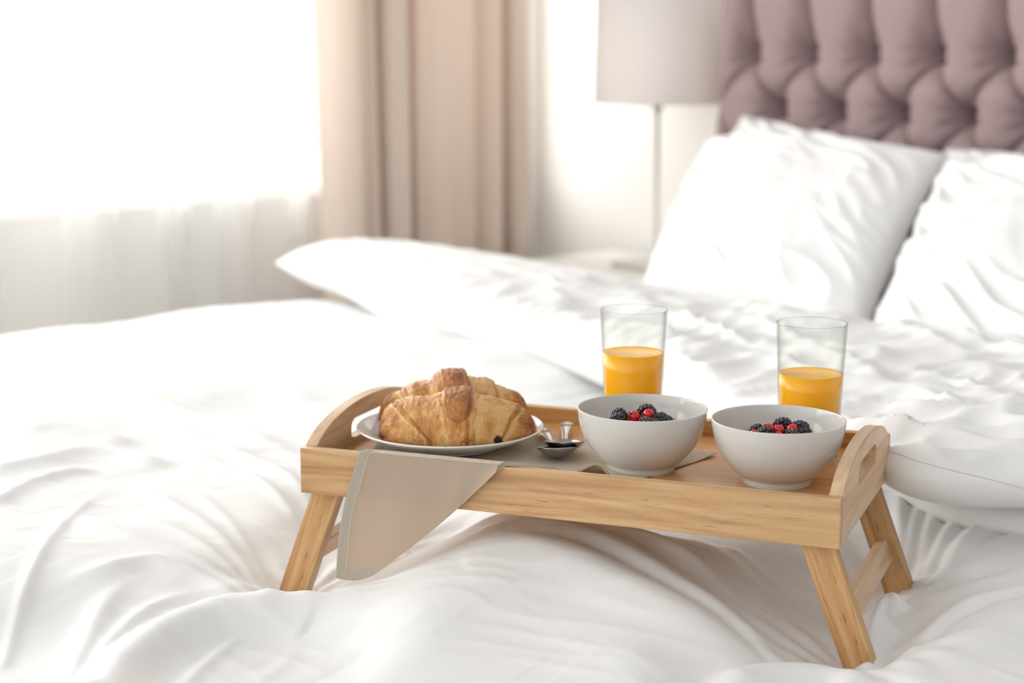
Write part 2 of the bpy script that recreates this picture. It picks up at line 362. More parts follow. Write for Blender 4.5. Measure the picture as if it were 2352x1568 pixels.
edge = np.clip(np.minimum(np.minimum(Xg - HX0, HX1 - Xg), HZ1 - Zg) / 0.05, 0, 1)
er = np.sqrt(1 - (1 - edge) ** 2)
bp_ = np.where(Zg > BZ, np.hypot((Xg - (np.round(p) * DX + BX)), 0.35 * (Zg - BZ)), 1.0)
puff = 0.044 * (1 - (1 - np.clip(t, 0, 1)) ** 2.3) ** 0.8
# button pits, with small pull pleats round each of them
pit = np.zeros(Xg.shape); pleat = np.zeros(Xg.shape)
for j in range(0, 4):
    for i in range(-1, 14):
        bx_ = BX + (i + (0.5 if j % 2 else 0)) * DX; bz_ = BZ - j * DZ
        if bx_ < HX0 + 0.08 or bx_ > HX1 - 0.08: continue
        m_ = (np.abs(Xg - bx_) < 0.16) & (np.abs(Zg - bz_) < 0.16)
        dx_, dz_ = Xg[m_] - bx_, Zg[m_] - bz_; d_ = np.hypot(dx_, dz_ * np.where(dz_ > 0, 0.75, 1.0) if j == 0 else dz_)
        pit[m_] = np.maximum(pit[m_], 0.085 * np.exp(-(d_ / 0.028) ** 1.2) + 0.020 * np.exp(-(d_ / 0.016) ** 2))
        pleat[m_] += 0.0035 * np.sin(np.arctan2(dz_, dx_) * 8 + 1.0) * np.exp(-((d_ - 0.038) / 0.018) ** 2)
near = sstep(0.0, 0.09, Xg - HX0)          # plain padded border left of the first column
puff = puff * near + 0.034 * (1 - near)
Yg = HY - er * (0.100 + puff - pit * near + pleat * near) + 0.0
side = Xg + (1 - er) * 0.0 - 0.008 * np.sin(Zg * 9.0) * (1 - sstep(0, 0.2, Xg - HX0))
hb = bedpart('headboard', grid_mesh(np.stack([side, Yg, Zg], -1)), M_vel)
bedpart('headboard_back', box_mesh(HX1 - HX0 - 0.02, 0.07, HZ1 - 0.02, 0.015, 3, ((HX0 + HX1) / 2, HY + 0.045, HZ1 / 2)), M_vel)
for j in range(0, 5):
    for i in range(0, 13):
        x = BX + (i + (0.5 if j % 2 else 0)) * DX; z = BZ - j * DZ
        if x > -1.6 or z < 0.88: continue
        bo = bedpart('button', lathe([(0, 0.010), (0.006, 0.009), (0.010, 0.006), (0.0115, 0.001), (0.010, -0.004), (0, -0.004)], 20), M_vel)
        bo.matrix_basis = bedinv @ Matrix.Translation((x, HY + 0.000, z)) @ Matrix.Rotation(math.pi / 2, 4, 'X')

# ------------------------------------------------------------------ bedding
def catmull(pts, n=12):
    return np.array(rounded(pts, n))
def poly_dist(X, Y, pl):
    """distance to a polyline and the arc fraction of the closest point"""
    best = np.full(X.shape, 1e9); fr = np.zeros(X.shape); side = np.zeros(X.shape)
    seg = np.hypot(*(pl[1:] - pl[:-1]).T); cum = np.concatenate([[0], np.cumsum(seg)])
    for k in range(len(pl) - 1):
        a, b = pl[k], pl[k + 1]; d = b - a; l2 = d @ d + 1e-12
        t = np.clip(((X - a[0]) * d[0] + (Y - a[1]) * d[1]) / l2, 0, 1)
        dx, dy = X - a[0] - t * d[0], Y - a[1] - t * d[1]; dd = np.hypot(dx, dy)
        m = dd < best; best = np.where(m, dd, best); fr = np.where(m, (cum[k] + t * seg[k]) / cum[-1], fr)
        side = np.where(m, np.sign(d[0] * dy - d[1] * dx), side)
    return best, fr, side
def ridge(H, X, Y, px, amp, sig, z=0.70, ta=0.25, tb=0.25, sharp=1.0, skew=0.0):
    """a fold of the cloth along a curve (photo points laid on the bed's surface)"""
    pl = catmull([tuple(onz(x, y, z))[:2] for x, y in px], 6)
    pad = sig * 5
    msk = (X > pl[:, 0].min() - pad) & (X < pl[:, 0].max() + pad) & (Y > pl[:, 1].min() - pad) & (Y < pl[:, 1].max() + pad)
    if not msk.any(): return
    d, f, s = poly_dist(X[msk], Y[msk], pl)
    w = sig * (1 + skew * s)
    tap = (sstep(0, ta, f) if ta > 0 else 1) * (sstep(0, tb, 1 - f) if tb > 0 else 1)
    pr = np.exp(-(np.sqrt((d / w) ** 2 + 0.05 * sharp) - math.sqrt(0.05 * sharp)) ** (2 - 0.7 * sharp) * 0.9)
    pr = pr * (1 - np.clip(d / pad, 0, 1) ** 4)
    v = amp * tap * pr; h0 = H[msk]; k = 0.002
    H[msk] = 0.5 * (h0 + v + np.sqrt((h0 - v) ** 2 + k * k)) - 0.5 * k * 0

def hfun_lower(X, Y, detail=True):
    H = np.full(X.shape, 0.700)
    # far side silhouette of the duvet
    far = [(-60, 772), (0, 765), (120, 752), (230, 742), (300, 731), (400, 712), (500, 700), (600, 694), (720, 690), (900, 690)]
    pts = [onX(x, y, -2.52) for x, y in far]
    zf = np.interp(Y, [p.y for p in pts], [p.z for p in pts])
    H = H + (zf - H) * sstep(-1.75, -2.45, X)
    CT = [(-.52, -.03, .680), (0, -.03, .672), (.014, .02, .667), (-.514, .02, .671), (.014, .236, .667), (-.514, .236, .667), (-.30, 0, .738), (-.19, -.02, .724), (-.115, -.02, .706), (-.26, .10, .738), (-.40, 0, .712),
          (-.25, .24, .705), (.10, -.03, .692), (.133, 0, .697), (.142, .10, .704), (.103, .30, .714), (.012, .36, .712), (-.65, 0, .698), (-.80, 0, .700), (-.70, .15, .700), (-.61, -.10, .665), (-.66, -.17, .650), (-.24, -.13, .692),
          (-.46, -.14, .662), (0, -.13, .668), (.2, -.05, .69), (.2, .15, .71), (-.9, -.2, .655), (-.35, .35, .71), (-.12, .35, .71), (-.7, .35, .70), (-.95, .1, .70), (-.8, -.1, .680), (-.24, -.25, .655), (.15, -.2, .66)]
    dX, dY = X - TO.x, Y - TO.y; Uu = dX * TU.x + dY * TU.y; Vv = dX * TV.x + dY * TV.y
    wsum = np.full(X.shape, 0.02); zs_ = wsum * H
    for (cu, cvv, cz) in CT:
        g_ = np.exp(-((Uu - cu) ** 2 + (Vv - cvv) ** 2) / (2 * 0.055 ** 2)); wsum = wsum + g_; zs_ = zs_ + g_ * cz
    H = zs_ / wsum
    nearT = sstep(0.95, 0.25, np.hypot(Uu + .25, Vv - .1))    # broad puffs
    H += (0.014 * fbm(X * 2.6, Y * 2.6, 2, 3) + 0.010 * fbm(X * 5.5 + 3, Y * 5.5, 2, 5) * sstep(-2.5, -2.1, X)) * (1 - 0.8 * nearT)
    def bump(px, py, amp, sx, z=0.70):
        c = onz(px, py, z); H[...] = H + amp * np.exp(-((X - c.x) ** 2 + (Y - c.y) ** 2) / (2 * sx * sx))
    def tb(u, v, amp, su, sv):
        c = tray(u, v); dx = X - c.x; dy = Y - c.y; a = dx * TU.x + dy * TU.y; b = dx * TV.x + dy * TV.y
        H[...] = H + amp * np.exp(-(a * a / (2 * su * su) + b * b / (2 * sv * sv)))
    bump(1060, 800, 0.035, 0.16); bump(1320, 870, 0.02, 0.12)
    if detail:
        RL = np.zeros(X.shape)
        rd = lambda *a, **k: ridge(RL, X, Y, *a, **k)
        # under and in front of the tray
        rd([(1010, 1205), (1150, 1185), (1400, 1222), (1600, 1268), (1720, 1308)], 0.010, 0.013, z=0.73)
        rd([(1000, 1225), (1200, 1208), (1400, 1252), (1560, 1300), (1680, 1345)], 0.009, 0.011, z=0.73)
        rd([(1150, 1235), (1300, 1262), (1500, 1318), (1700, 1385), (1830, 1460), (1895, 1520)], 0.014, 0.017, z=0.72, tb=0.15)
        rd([(900, 1320), (1050, 1285), (1250, 1305), (1500, 1375), (1700, 1440), (1840, 1505)], 0.018, 0.032, z=0.72, tb=0.2, sharp=0.6)
        rd([(1640, 1240), (1750, 1262), (1850, 1300)], 0.005, 0.008, z=0.71)
        rd([(1700, 1330), (1790, 1300), (1850, 1290)], 0.003, 0.004, z=0.71)
        rd([(880, 1330), (1000, 1315), (1160, 1335)], 0.004, 0.008, z=0.71)
        # left of the tray, folds running into the left legs
        rd([(60, 880), (200, 905), (350, 935), (520, 985), (690, 1050), (760, 1100)], 0.013, 0.018, tb=0.35)
        rd([(150, 935), (300, 965), (480, 1020), (640, 1085), (760, 1160)], 0.010, 0.014, tb=0.3)
        rd([(350, 975), (480, 1020), (600, 1070), (690, 1115), (745, 1170)], 0.009, 0.009, tb=0.1)
        rd([(330, 1010), (450, 1050), (600, 1110), (700, 1180)], 0.008, 0.009, tb=0.1)
        rd([(0, 1010), (100, 1000), (200, 1005), (330, 1030)], 0.010, 0.018)
        rd([(0, 1085), (80, 1065), (180, 1045), (280, 1050), (420, 1080)], 0.012, 0.018, ta=0.0)
        rd([(0, 1150), (60, 1120), (150, 1090), (260, 1078)], 0.009, 0.012, ta=0.0)
        rd([(0, 1385), (60, 1300), (130, 1215), (190, 1160), (250, 1110)], 0.006, 0.007, ta=0.0, sharp=1.0)
        rd([(300, 1100), (400, 1160), (470, 1200), (560, 1260), (635, 1335)], 0.007, 0.010, tb=0.08)
        rd([(250, 1175), (380, 1205), (500, 1258), (580, 1300), (640, 1345)], 0.008, 0.010, tb=0.05)
        rd([(420, 1105), (500, 1170), (580, 1245), (650, 1330)], 0.005, 0.008, tb=0.05)
        rd([(170, 1165), (220, 1205), (330, 1240), (440, 1265), (560, 1305), (640, 1350)], 0.011, 0.014, tb=0.05)
        rd([(90, 1300), (220, 1285), (350, 1270), (470, 1290), (560, 1325), (640, 1352)], 0.010, 0.013, tb=0.08)
        rd([(60, 1560), (140, 1450), (210, 1350), (260, 1310), (340, 1280)], 0.010, 0.014, ta=0.0)
        rd([(120, 1568), (180, 1460), (240, 1385), (330, 1335), (430, 1318), (540, 1335)], 0.009, 0.011, ta=0.0)
        # the front puff over the left leg
        rd([(120, 1640), (195, 1540), (255, 1455), (350, 1400), (480, 1366), (600, 1358), (700, 1362), (770, 1372), (880, 1420)], 0.027, 0.030, ta=0.0, tb=0.3, sharp=0.5, z=0.70)
        rd([(255, 1500), (330, 1460), (420, 1430), (520, 1385), (570, 1365)], 0.006, 0.009)
        rd([(400, 1500), (450, 1450), (520, 1405), (610, 1370)], 0.007, 0.010)
        rd([(240, 1560), (290, 1500), (350, 1445)], 0.005, 0.008, ta=0.0)
        rd([(560, 1480), (640, 1440), (700, 1390)], 0.004, 0.012)
        # near the front right leg
        rd([(1600, 1590), (1760, 1545), (1850, 1535), (1930, 1540), (1975, 1575)], 0.022, 0.020, ta=0.3, tb=0.1, sharp=0.4, z=0.69)
        rd([(2005, 1560), (2060, 1535), (2160, 1510), (2300, 1470), (2420, 1440)], 0.016, 0.030, tb=0.0, ta=0.1, sharp=0.4, z=0.69)
        # right of the tray
        rd([(1985, 1560), (2050, 1500), (2150, 1455), (2260, 1425), (2400, 1408)], 0.012, 0.014, ta=0.1, tb=0.0, z=0.70)
        rd([(2030, 1500), (2120, 1440), (2220, 1400), (2400, 1375)], 0.013, 0.014, ta=0.15, tb=0.0, z=0.70)
        rd([(2090, 1352), (2160, 1342), (2250, 1345), (2400, 1335)], 0.012, 0.022, ta=0.1, tb=0.0, z=0.70)
        rd([(2096, 1350), (2140, 1310), (2210, 1262), (2290, 1225), (2400, 1195), (2520, 1150)], 0.014, 0.012, ta=0.08, tb=0.0, z=0.70)
        rd([(2092, 1345), (2125, 1285), (2180, 1235), (2240, 1205), (2290, 1180), (2400, 1120)], 0.012, 0.010, ta=0.08, tb=0.0, z=0.70)
        rd([(2088, 1335), (2110, 1280), (2140, 1220), (2170, 1170), (2230, 1085)], 0.011, 0.010, ta=0.08, tb=0.0, z=0.70)
        rd([(2080, 1330), (2085, 1270), (2100, 1215), (2130, 1160), (2165, 1080)], 0.010, 0.010, ta=0.1, tb=0.0, z=0.70)
        rd([(2068, 1290), (2066, 1230), (2068, 1170), (2072, 1140), (2080, 1060)], 0.012, 0.010, ta=0.2, tb=0.0, z=0.70)
        rd([(2180, 1305), (2260, 1268), (2400, 1245)], 0.006, 0.008, ta=0.3, tb=0.0, z=0.70)
        rd([(2200, 1325), (2290, 1300), (2400, 1288)], 0.005, 0.008, ta=0.3, tb=0.0, z=0.70)
        rd([(1985, 1510), (2000, 1440), (2025, 1390), (2045, 1370), (2056, 1400)], 0.022, 0.010, ta=0.2, tb=0.1, z=0.69)
        rd([(2150, 1540), (2200, 1568), (2260, 1600)], 0.004, 0.010)
        rd([(1950, 1240), (1990, 1290), (2040, 1340)], 0.005, 0.006)
        # behind the tray
        rd([(420, 790), (520, 770), (640, 790)], 0.006, 0.03); rd([(480, 850), (560, 830), (680, 800)], 0.006, 0.02)
        rd([(200, 820), (420, 850), (640, 900), (780, 960)], 0.009, 0.03)
        rd([(880, 860), (1000, 850), (1160, 880)], 0.006, 0.03)
        H += RL - 0.004
        # fine slack in the cotton
        a = 0.5
        Xr = X * math.cos(a) + Y * math.sin(a) + 0.03 * perlin(X * 6, Y * 6, 2); Yr = -X * math.sin(a) + Y * math.cos(a) + 0.03 * perlin(X * 6, Y * 6, 4)
        n = perlin(Xr * 9, Yr * 30, 8); H += 0.0014 * (1 - np.abs(n) * 2.2).clip(0) ** 2 * (0.4 + 0.6 * sstep(-.1, .3, perlin(X * 3, Y * 3, 9)))
        n = perlin(Xr * 24, Yr * 60, 11); H += 0.0006 * n
    # wells pressed in by the four feet, with folds gathered round them
    for (u, v, dep) in ((0.014, 0.022, 0.040), (-0.514, 0.022, 0.040), (0.014, 0.236, 0.036), (-0.514, 0.236, 0.036)):
        c = tray(u, v); d = np.hypot(X - c.x, Y - c.y); th = np.arctan2(Y - c.y, X - c.x)
        H += 0.0018 * np.sin(th * 11 + 2 * np.sin(th * 2 + u * 9)) * np.exp(-((d - 0.06) / 0.035) ** 2)
        H -= 0.35 * dep * np.exp(-(d / 0.045) ** 2)
        H = np.where(d < 0.05, np.minimum(H, 0.664 + d * 0.8), H)
    # the duvet falls away over the bed's sides
    dfar = np.clip((-2.50 - X) / 0.16, 0, None); H -= 0.16 * (1 - np.sqrt(np.clip(1 - dfar ** 2, 0, 1))) + 0.5 * np.clip(-2.66 - X, 0, None) * 4
    dft = np.clip((0.72 - Y) / 0.30, 0, None); H -= 0.15 * dft ** 2 * sstep(-0.9, -1.3, X) + 0.0
    dft = np.clip((0.50 - Y) / 0.14, 0, None); H -= 0.2 * dft ** 2
    return H
xs = np.concatenate([np.linspace(-2.84, -1.75, 230, endpoint=False), np.linspace(-1.75, -0.5, 420)])
ys = np.concatenate([np.linspace(0.30, 1.62, 440, endpoint=False), np.linspace(1.62, 2.15, 60)])
X, Y = np.meshgrid(xs, ys, indexing='ij')
Zl = hfun_lower(X, Y)
Zl = np.maximum(Zl, 0.12)
duv = link('duvet', grid_mesh(np.stack([X, Y, Zl], -1)), M_sheet)
tag(duv, 'puffy white cotton duvet spread on the bed under the breakfast tray', 'duvet')

# folded back duvet: a puffed slab with a rounded front and far edge
def slab(front_px, zfr, top_z, xfar, xnear, yback, thick, seed, name, rfront=0.09, ny=230, nx=330, farpts=None, wr=1.0):
    fp = [onz(x, y, zfr - 0.034 * float(sstep(1900, 900, x)) if zfr > 0.75 else zfr) for x, y in front_px]
    fx = np.array([p.x for p in fp]); fyv = np.array([p.y for p in fp]); od = np.argsort(fx)
    s = np.linspace(0, 1, nx); 
    xs = xfar + (xnear - xfar) * (1 - np.cos(s * np.pi / 2)) * 0.45 + (xnear - xfar) * s * 0.55
    yf = np.interp(xs, fx[od], fyv[od]); k = np.ones(9) / 9; yf = np.convolve(np.pad(yf, 4, 'edge'), k, 'valid')
    t = np.linspace(0, 1, ny); tt = t ** 1.6
    Xs = np.repeat(xs[:, None], ny, 1); Ys = yf[:, None] + (yback - yf[:, None]) * tt[None, :]
    dy = Ys - yf[:, None]; dx = Xs - xfar
    g = lambda d, r: np.sqrt(1 - (1 - np.clip(d / r, 0, 1)) ** 2)
    e = g(dy, rfront) * g(dx, 0.20) * g(xnear - Xs, 0.10)
    zt, zb = top_z(Xs, Ys)
    mid = zb + thick * 0.42
    n = 0.012 * fbm(Xs * 4, Ys * 4, 3, seed) + 0.006 * fbm(Xs * 11, Ys * 11, 2, seed + 4)
    a = 0.9 + seed
    Xr = Xs * math.cos(a) + Ys * math.sin(a) + .06 * perlin(Xs * 5, Ys * 5, seed); Yr = -Xs * math.sin(a) + Ys * math.cos(a) + .06 * perlin(Xs * 5, Ys * 5, seed + 1)
    r1 = (1 - np.abs(perlin(Xr * 4, Yr * 12, seed + 2)) * 2.5).clip(0) ** 2; r2 = (1 - np.abs(perlin(Yr * 7, Xr * 20, seed + 3)) * 2.5).clip(0) ** 2
    n = n + wr * (0.013 * r1 + 0.008 * r2)
    n = (n - 0.006) * (0.30 + 0.70 * sstep(-2.25, -1.7, Xs)) * (1 - 0.5 * sstep(2.1, 2.3, Ys))
    top = mid + (zt - mid + n) * e; bot = mid - (mid - zb) * e
    P = np.concatenate([np.stack([Xs, Ys, bot], -1)[:, ::-1], np.stack([Xs, Ys, top], -1)[:, 1:]], 1)
    return grid_mesh(P)
ft = [(620, 605), (700, 572), (780, 560), (880, 555), (960, 560), (1100, 588), (1250, 612), (1480, 668)]
fp_ = [onX(x, y, -2.52) for x, y in ft]
def top_u(X, Y):
    zf = np.interp(Y, [p.y for p in fp_], [p.z for p in fp_])
    far = sstep(-1.7, -2.3, X)
    base = 0.795 + 0.012 * sstep(-1.3, -0.9, X) - 0.080 * sstep(1.90, 2.28, Y)
    zt = base + (zf - base) * far
    zb = 0.712 + 0.035 * sstep(-1.45, -1.0, X) + 0.03 * sstep(-2.2, -2.5, X) * sstep(1.95, 1.7, Y)
    zb = np.minimum(zb, zt - 0.05 * far - 0.008)
    return zt, zb
front = [(600, 612), (640, 640), (700, 672), (760, 692), (850, 722), (950, 758), (1070, 775), (1250, 812), (1370, 856), (1600, 930), (1850, 1025), (2020, 1112), (2060, 1140), (2130, 1146), (2250, 1148), (2380, 1148), (2600, 1150)]
fold = link('folded_duvet', slab(front, 0.768, top_u, -2.72, -0.45, 2.75, 0.09, 2, 'fold'), M_sheet)
tag(fold, 'white duvet edge folded back in a thick puffy layer before the pillows', 'duvet')
def top_l(X, Y):
    return np.full(X.shape, 0.752), np.full(X.shape, 0.700)
front2 = [(1500, 900), (1800, 1000), (2000, 1090), (2105, 1152), (2150, 1175), (2230, 1196), (2352, 1212), (2500, 1235)]
fl = link('lower_layer', slab(front2, 0.722, top_l, -1.32, -0.46, 2.3, 0.05, 5, 'fold2', 0.05, 120, 160, wr=0.25), M_sheet, fold)

from mathutils.bvhtree import BVHTree
def tube_mesh(pts, r, seg=8):
    pts = [Vector(p) for p in pts]; P = np.zeros((seg, len(pts), 3))
    for i, p in enumerate(pts):
        t = (pts[min(i + 1, len(pts) - 1)] - pts[max(i - 1, 0)]).normalized(); a = t.cross(UPV).normalized(); b = a.cross(t)
        for k in range(seg):
            q = p + a * (r * math.cos(6.2832 * k / seg)) + b * (r * 0.6 * math.sin(6.2832 * k / seg)); P[k, i] = q
    return grid_mesh(P, closed_u=True)
_m = fold.data; bv = BVHTree.FromPolygons([v.co for v in _m.vertices], [p.vertices for p in _m.polygons])
sp_ = []
for x, y in rounded([(2046, 1036), (2080, 1048), (2120, 1062), (2200, 1083), (2280, 1102), (2352, 1121), (2440, 1142)], 10):
    h = bv.ray_cast(CAM, ray(x, y).normalized())
    if h[0] is not None: sp_.append(h[0])
M_seam = mat('seam_thread', (0.62, 0.60, 0.58), 0.9)
if len(sp_) > 4: link('hem_seam', tube_mesh(sp_, 0.0007), M_seam, fold)

# ------------------------------------------------------------------ pillows
def pillow(cor, thick, seed, label, group='white pillows against the headboard', wr=1.0):
    """cor: BL, BR, TR, TL corners"""
    n = 120; u = np.linspace(-1, 1, n); U, V = np.meshgrid(u, u, indexing='ij')
    BL, BR, TR, TL_ = [np.array(c) for c in cor]
    pin = 0.07                                            # edges drawn in between the corners
    Uc = U * (1 - pin * (1 - V ** 2) * np.abs(U) ** 3); Vc = V * (1 - pin * (1 - U ** 2) * np.abs(V) ** 3)
    a = (Uc + 1) / 2; b = (Vc + 1) / 2
    base = (BL * ((1 - a) * (1 - b))[..., None] + BR * (a * (1 - b))[..., None] + TR * (a * b)[..., None] + TL_ * ((1 - a) * b)[..., None])
    nrm = np.cross(BR - BL, TL_ - BL); nrm /= np.linalg.norm(nrm)
    th = ((1 - U ** 2) * (1 - V ** 2)).clip(0) ** 0.42
    w = 0.010 * fbm(U * 2 + seed, V * 2, 3, seed)
    ang = np.arctan2(V, U); rad = np.hypot(U, V)
    r1 = (1 - np.abs(perlin(U * 2.2 + V * 4 + .6 * perlin(U * 2, V * 2, seed), (V - U) * 1.2, seed + 5)) * 2.6).clip(0) ** 2
    w = w + 0.014 * wr * r1 * sstep(0.2, 0.9, np.maximum(abs(U), abs(V)))
    front = base + nrm * (thick * th + w * np.minimum(1, th * 1.3))[..., None]
    back = base - nrm * (thick * 0.55 * th)[..., None]
    P = np.concatenate([front, back[::-1]], 0)
    me = grid_mesh(P)
    bm = bmesh.new(); bm.from_mesh(me); bmesh.ops.remove_doubles(bm, verts=bm.verts, dist=1e-5); bmesh.ops.recalc_face_normals(bm, faces=bm.faces)
    bm.to_mesh(me); bm.free(); smooth(me)
    return tag(link('pillow', me, M_pillow), label, 'pillow', group)
pY = lambda x, y, Yp: tuple(onY(x, y, Yp))
pillow([pY(1560, 600, 2.62), pY(2120, 690, 2.62), pY(2080, 350, 2.90), pY(1706, 266, 2.90)], 0.07, 1, 'white pillow propped on mauve headboard, its top corner rising behind another pillow')
pillow([pY(1470, 672, 2.30), pY(1970, 812, 2.22), pY(2180, 356, 2.68), pY(1632, 322, 2.68)], 0.10, 2, 'white pillow leaning in front of the tall cornered one, nearest the lamp')
pillow([pY(2080, 720, 2.55), pY(2700, 880, 2.50), pY(2700, 380, 2.88), pY(2172, 344, 2.88)], 0.06, 3, 'white pillow mostly hidden behind the one cut by the photo edge')
pillow([pY(1975, 812, 2.14), pY(2700, 1000, 2.05), pY(2750, 420, 2.55), pY(2172, 392, 2.62)], 0.10, 4, 'white pillow at the right edge of the photo with creased upper part', wr=1.6)

# ------------------------------------------------------------------ breakfast tray
tr = empty('breakfast_tray', TM, 'light wooden bed tray with arched end handles and splayed legs on the duvet', 'tray')
def tpart(name, me, m, mat4):
    o = link(name, me, m, tr); o.matrix_basis = mat4; return o
PT, PH = 0.011, 0.0425
T4 = Matrix.Translation
tpart('front_panel', box_mesh(TL, PT, PH, 0.0008, 2), M_wood[0], T4((-TL / 2, PT / 2, -PH / 2)))
tpart('back_panel', box_mesh(TL, PT, PH, 0.0008, 2), M_wood[1], T4((-TL / 2, TW - PT / 2, -PH / 2)))
tpart('tray_floor', box_mesh(TL - 2 * 0.012 + 0.004, TW - 2 * PT + 0.004, 0.005, 0), M_ply, T4((-TL / 2, TW / 2, FLOORW - 0.0025)))
def end_panel_mesh():
    # outline in (s along v, w); hole for the hand; built with a bridged ring
    s0, s1 = PT, TW - PT; top = []; mid = TW / 2
    K = [(s0, 0.0005), (0.030, 0.0115), (0.052, 0.0185), (0.078, 0.0235), (0.105, 0.0262), (mid, 0.0268)]
    cv = rounded(K, 6); up = [tuple(p) for p in cv]; up2 = [(TW - x, z) for x, z in reversed(up[:-1])]
    outer = up + up2 + [(s1, -PH)] + [(s0, -PH)]
    hole = []
    hx0, hx1, hz0, hz1 = 0.0835, TW - 0.0835, -0.0088, 0.0100
    def arc(cx, cz, r1, r2, a0, a1, n=6): return [(cx + r1 * math.cos(math.radians(a0 + (a1 - a0) * k / n)), cz + r2 * math.sin(math.radians(a0 + (a1 - a0) * k / n))) for k in range(n + 1)]
    hole += arc(hx0 + 0.012, hz1 - 0.008, 0.012, 0.008, 180, 95); hole += arc(hx1 - 0.012, hz1 - 0.008, 0.012, 0.008, 85, 0)
    hole += arc(hx1 - 0.010, hz0 + 0.004, 0.010, 0.004, 0, -90); hole += arc(hx0 + 0.010, hz0 + 0.004, 0.010, 0.004, -90, -180)
    bm = bmesh.new(); es = []
    for loop in (outer, hole):
        vs = [bm.verts.new((x, 0, z)) for x, z in loop]
        es += [bm.edges.new((vs[i], vs[(i + 1) % len(vs)])) for i in range(len(vs))]
    r = bmesh.ops.triangle_fill(bm, use_beauty=True, edges=es)
    ff = bm.faces[:]
    ex = bmesh.ops.extrude_face_region(bm, geom=ff); vv = [g for g in ex['geom'] if isinstance(g, bmesh.types.BMVert)]
    bmesh.ops.translate(bm, verts=vv, vec=(0, 0.012, 0)); bmesh.ops.recalc_face_normals(bm, faces=bm.faces)
    sh = [e for e in bm.edges if len(e.link_faces) == 2 and e.calc_face_angle(0) > 1.2]
    bmesh.ops.bevel(bm, geom=sh, offset=0.0007, segments=2, affect='EDGES')
    me = bpy.data.meshes.new('m'); bm.to_mesh(me); bm.free()
    return me
epm = end_panel_mesh()
rz = Matrix.Rotation(math.pi / 2, 4, 'Z')
M_lit = [wood('rubberwood_lit_%d' % i, (0.70, 0.50, 0.32), (0.62, 0.42, 0.25), (0.50, 0.31, 0.17), 7 + i * 2.3) for i in (0, 1)]  # paler wood copy: light falling on the tray ends is put into its colour
tpart('end_panel', epm, M_lit[0], rz.copy())                                         # right end: local X -> v, local Y -> -u
tpart('end_panel', epm.copy(), M_lit[1], T4((-TL + 0.012, 0, 0)) @ rz)
LEG = 0.140
for side in (1, -1):
    ang = math.radians(20.5) * side
    for v in (0.0205, TW - 0.0205):
        # leg board: local X is its length
        u0 = -0.0205 if side > 0 else -TL + 0.018
        me = box_mesh(LEG, 0.016, 0.0265, 0.0012, 2, (LEG / 2 - 0.018, 0, 0))
        Ax = Vector((math.sin(ang), 0, -math.cos(ang))); Ay = Vector((0, 1, 0)); Az = Ax.cross(Ay)
        M = Matrix((Ax, Ay, Az)).transposed().to_4x4(); M.translation = (u0 + math.tan(ang) * 0.0, v, -0.046)
        lg = tpart('leg', me, M_wood[2 if v < 0.1 else 3], M)
    # stretcher between the pair of legs
    Ls = TW - 0.041 - 0.016
    me = box_mesh(Ls + 0.001, 0.011, 0.021, 0.0008, 2)
    Ax = Vector((0, 1, 0)); Az = Vector((-math.sin(ang), 0, math.cos(ang))); Ay = Az.cross(Ax)
    M = Matrix((Ax, Ay, Az)).transposed().to_4x4(); d = 0.066
    M.translation = (u0 + math.sin(ang) * d, TW / 2, -0.046 - math.cos(ang) * d)
    tpart('stretcher', me, M_lit[0 if side > 0 else 1], M)

# ------------------------------------------------------------------ napkin
M_nap = bpy.data.materials.new('beige_linen'); M_nap.use_nodes = True
b = M_nap.node_tree.nodes['Principled BSDF']; b.inputs['Roughness'].default_value = 0.9
uvn = N(M_nap, 'ShaderNodeAttribute', attribute_name='weave'); 
sx_ = N(M_nap, 'ShaderNodeSeparateXYZ'); L(M_nap, uvn.outputs['Vector'], sx_.inputs[0])
def sinw(out, k):
    mm = N(M_nap, 'ShaderNodeMath', operation='MULTIPLY'); mm.inputs[1].default_value = k; L(M_nap, out, mm.inputs[0])
    ss = N(M_nap, 'ShaderNodeMath', operation='SINE'); L(M_nap, mm.outputs[0], ss.inputs[0]); return ss.outputs[0]
w1 = sinw(sx_.outputs[0], 5600); w2 = sinw(sx_.outputs[1], 5600)
wm = N(M_nap, 'ShaderNodeMath', operation='MULTIPLY'); L(M_nap, w1, wm.inputs[0]); L(M_nap, w2, wm.inputs[1])
nn = N(M_nap, 'ShaderNodeTexNoise', Scale=1400.0, Detail=2.0); L(M_nap, uvn.outputs['Vector'], nn.inputs['Vector'])
ad = N(M_nap, 'ShaderNodeMath', operation='MULTIPLY_ADD'); ad.inputs[1].default_value = 0.30; L(M_nap, wm.outputs[0], ad.inputs[0]); L(M_nap, nn.outputs[0], ad.inputs[2])
r = ramp(M_nap, ad.outputs[0], [(0.2, (0.42, 0.35, 0.265)), (0.8, (0.74, 0.65, 0.53))]); hm_ = N(M_nap, 'ShaderNodeAttribute', attribute_name='hem'); hx_ = N(M_nap, 'ShaderNodeMix', data_type='RGBA', blend_type='MULTIPLY'); hx_.inputs[7].default_value = (0.70, 0.71, 0.74, 1)
L(M_nap, hm_.outputs['Fac'], hx_.inputs[0]); L(M_nap, r.outputs[0], hx_.inputs[6]); L(M_nap, hx_.outputs[2], b.inputs['Base Color'])
add_bump(M_nap, ad.outputs[0], 0.35, 0.0004)
tl = N(M_nap, 'ShaderNodeBsdfTranslucent'); tl.inputs[0].default_value = (0.80, 0.60, 0.44, 1)
hem = N(M_nap, 'ShaderNodeAttribute', attribute_name='hem')
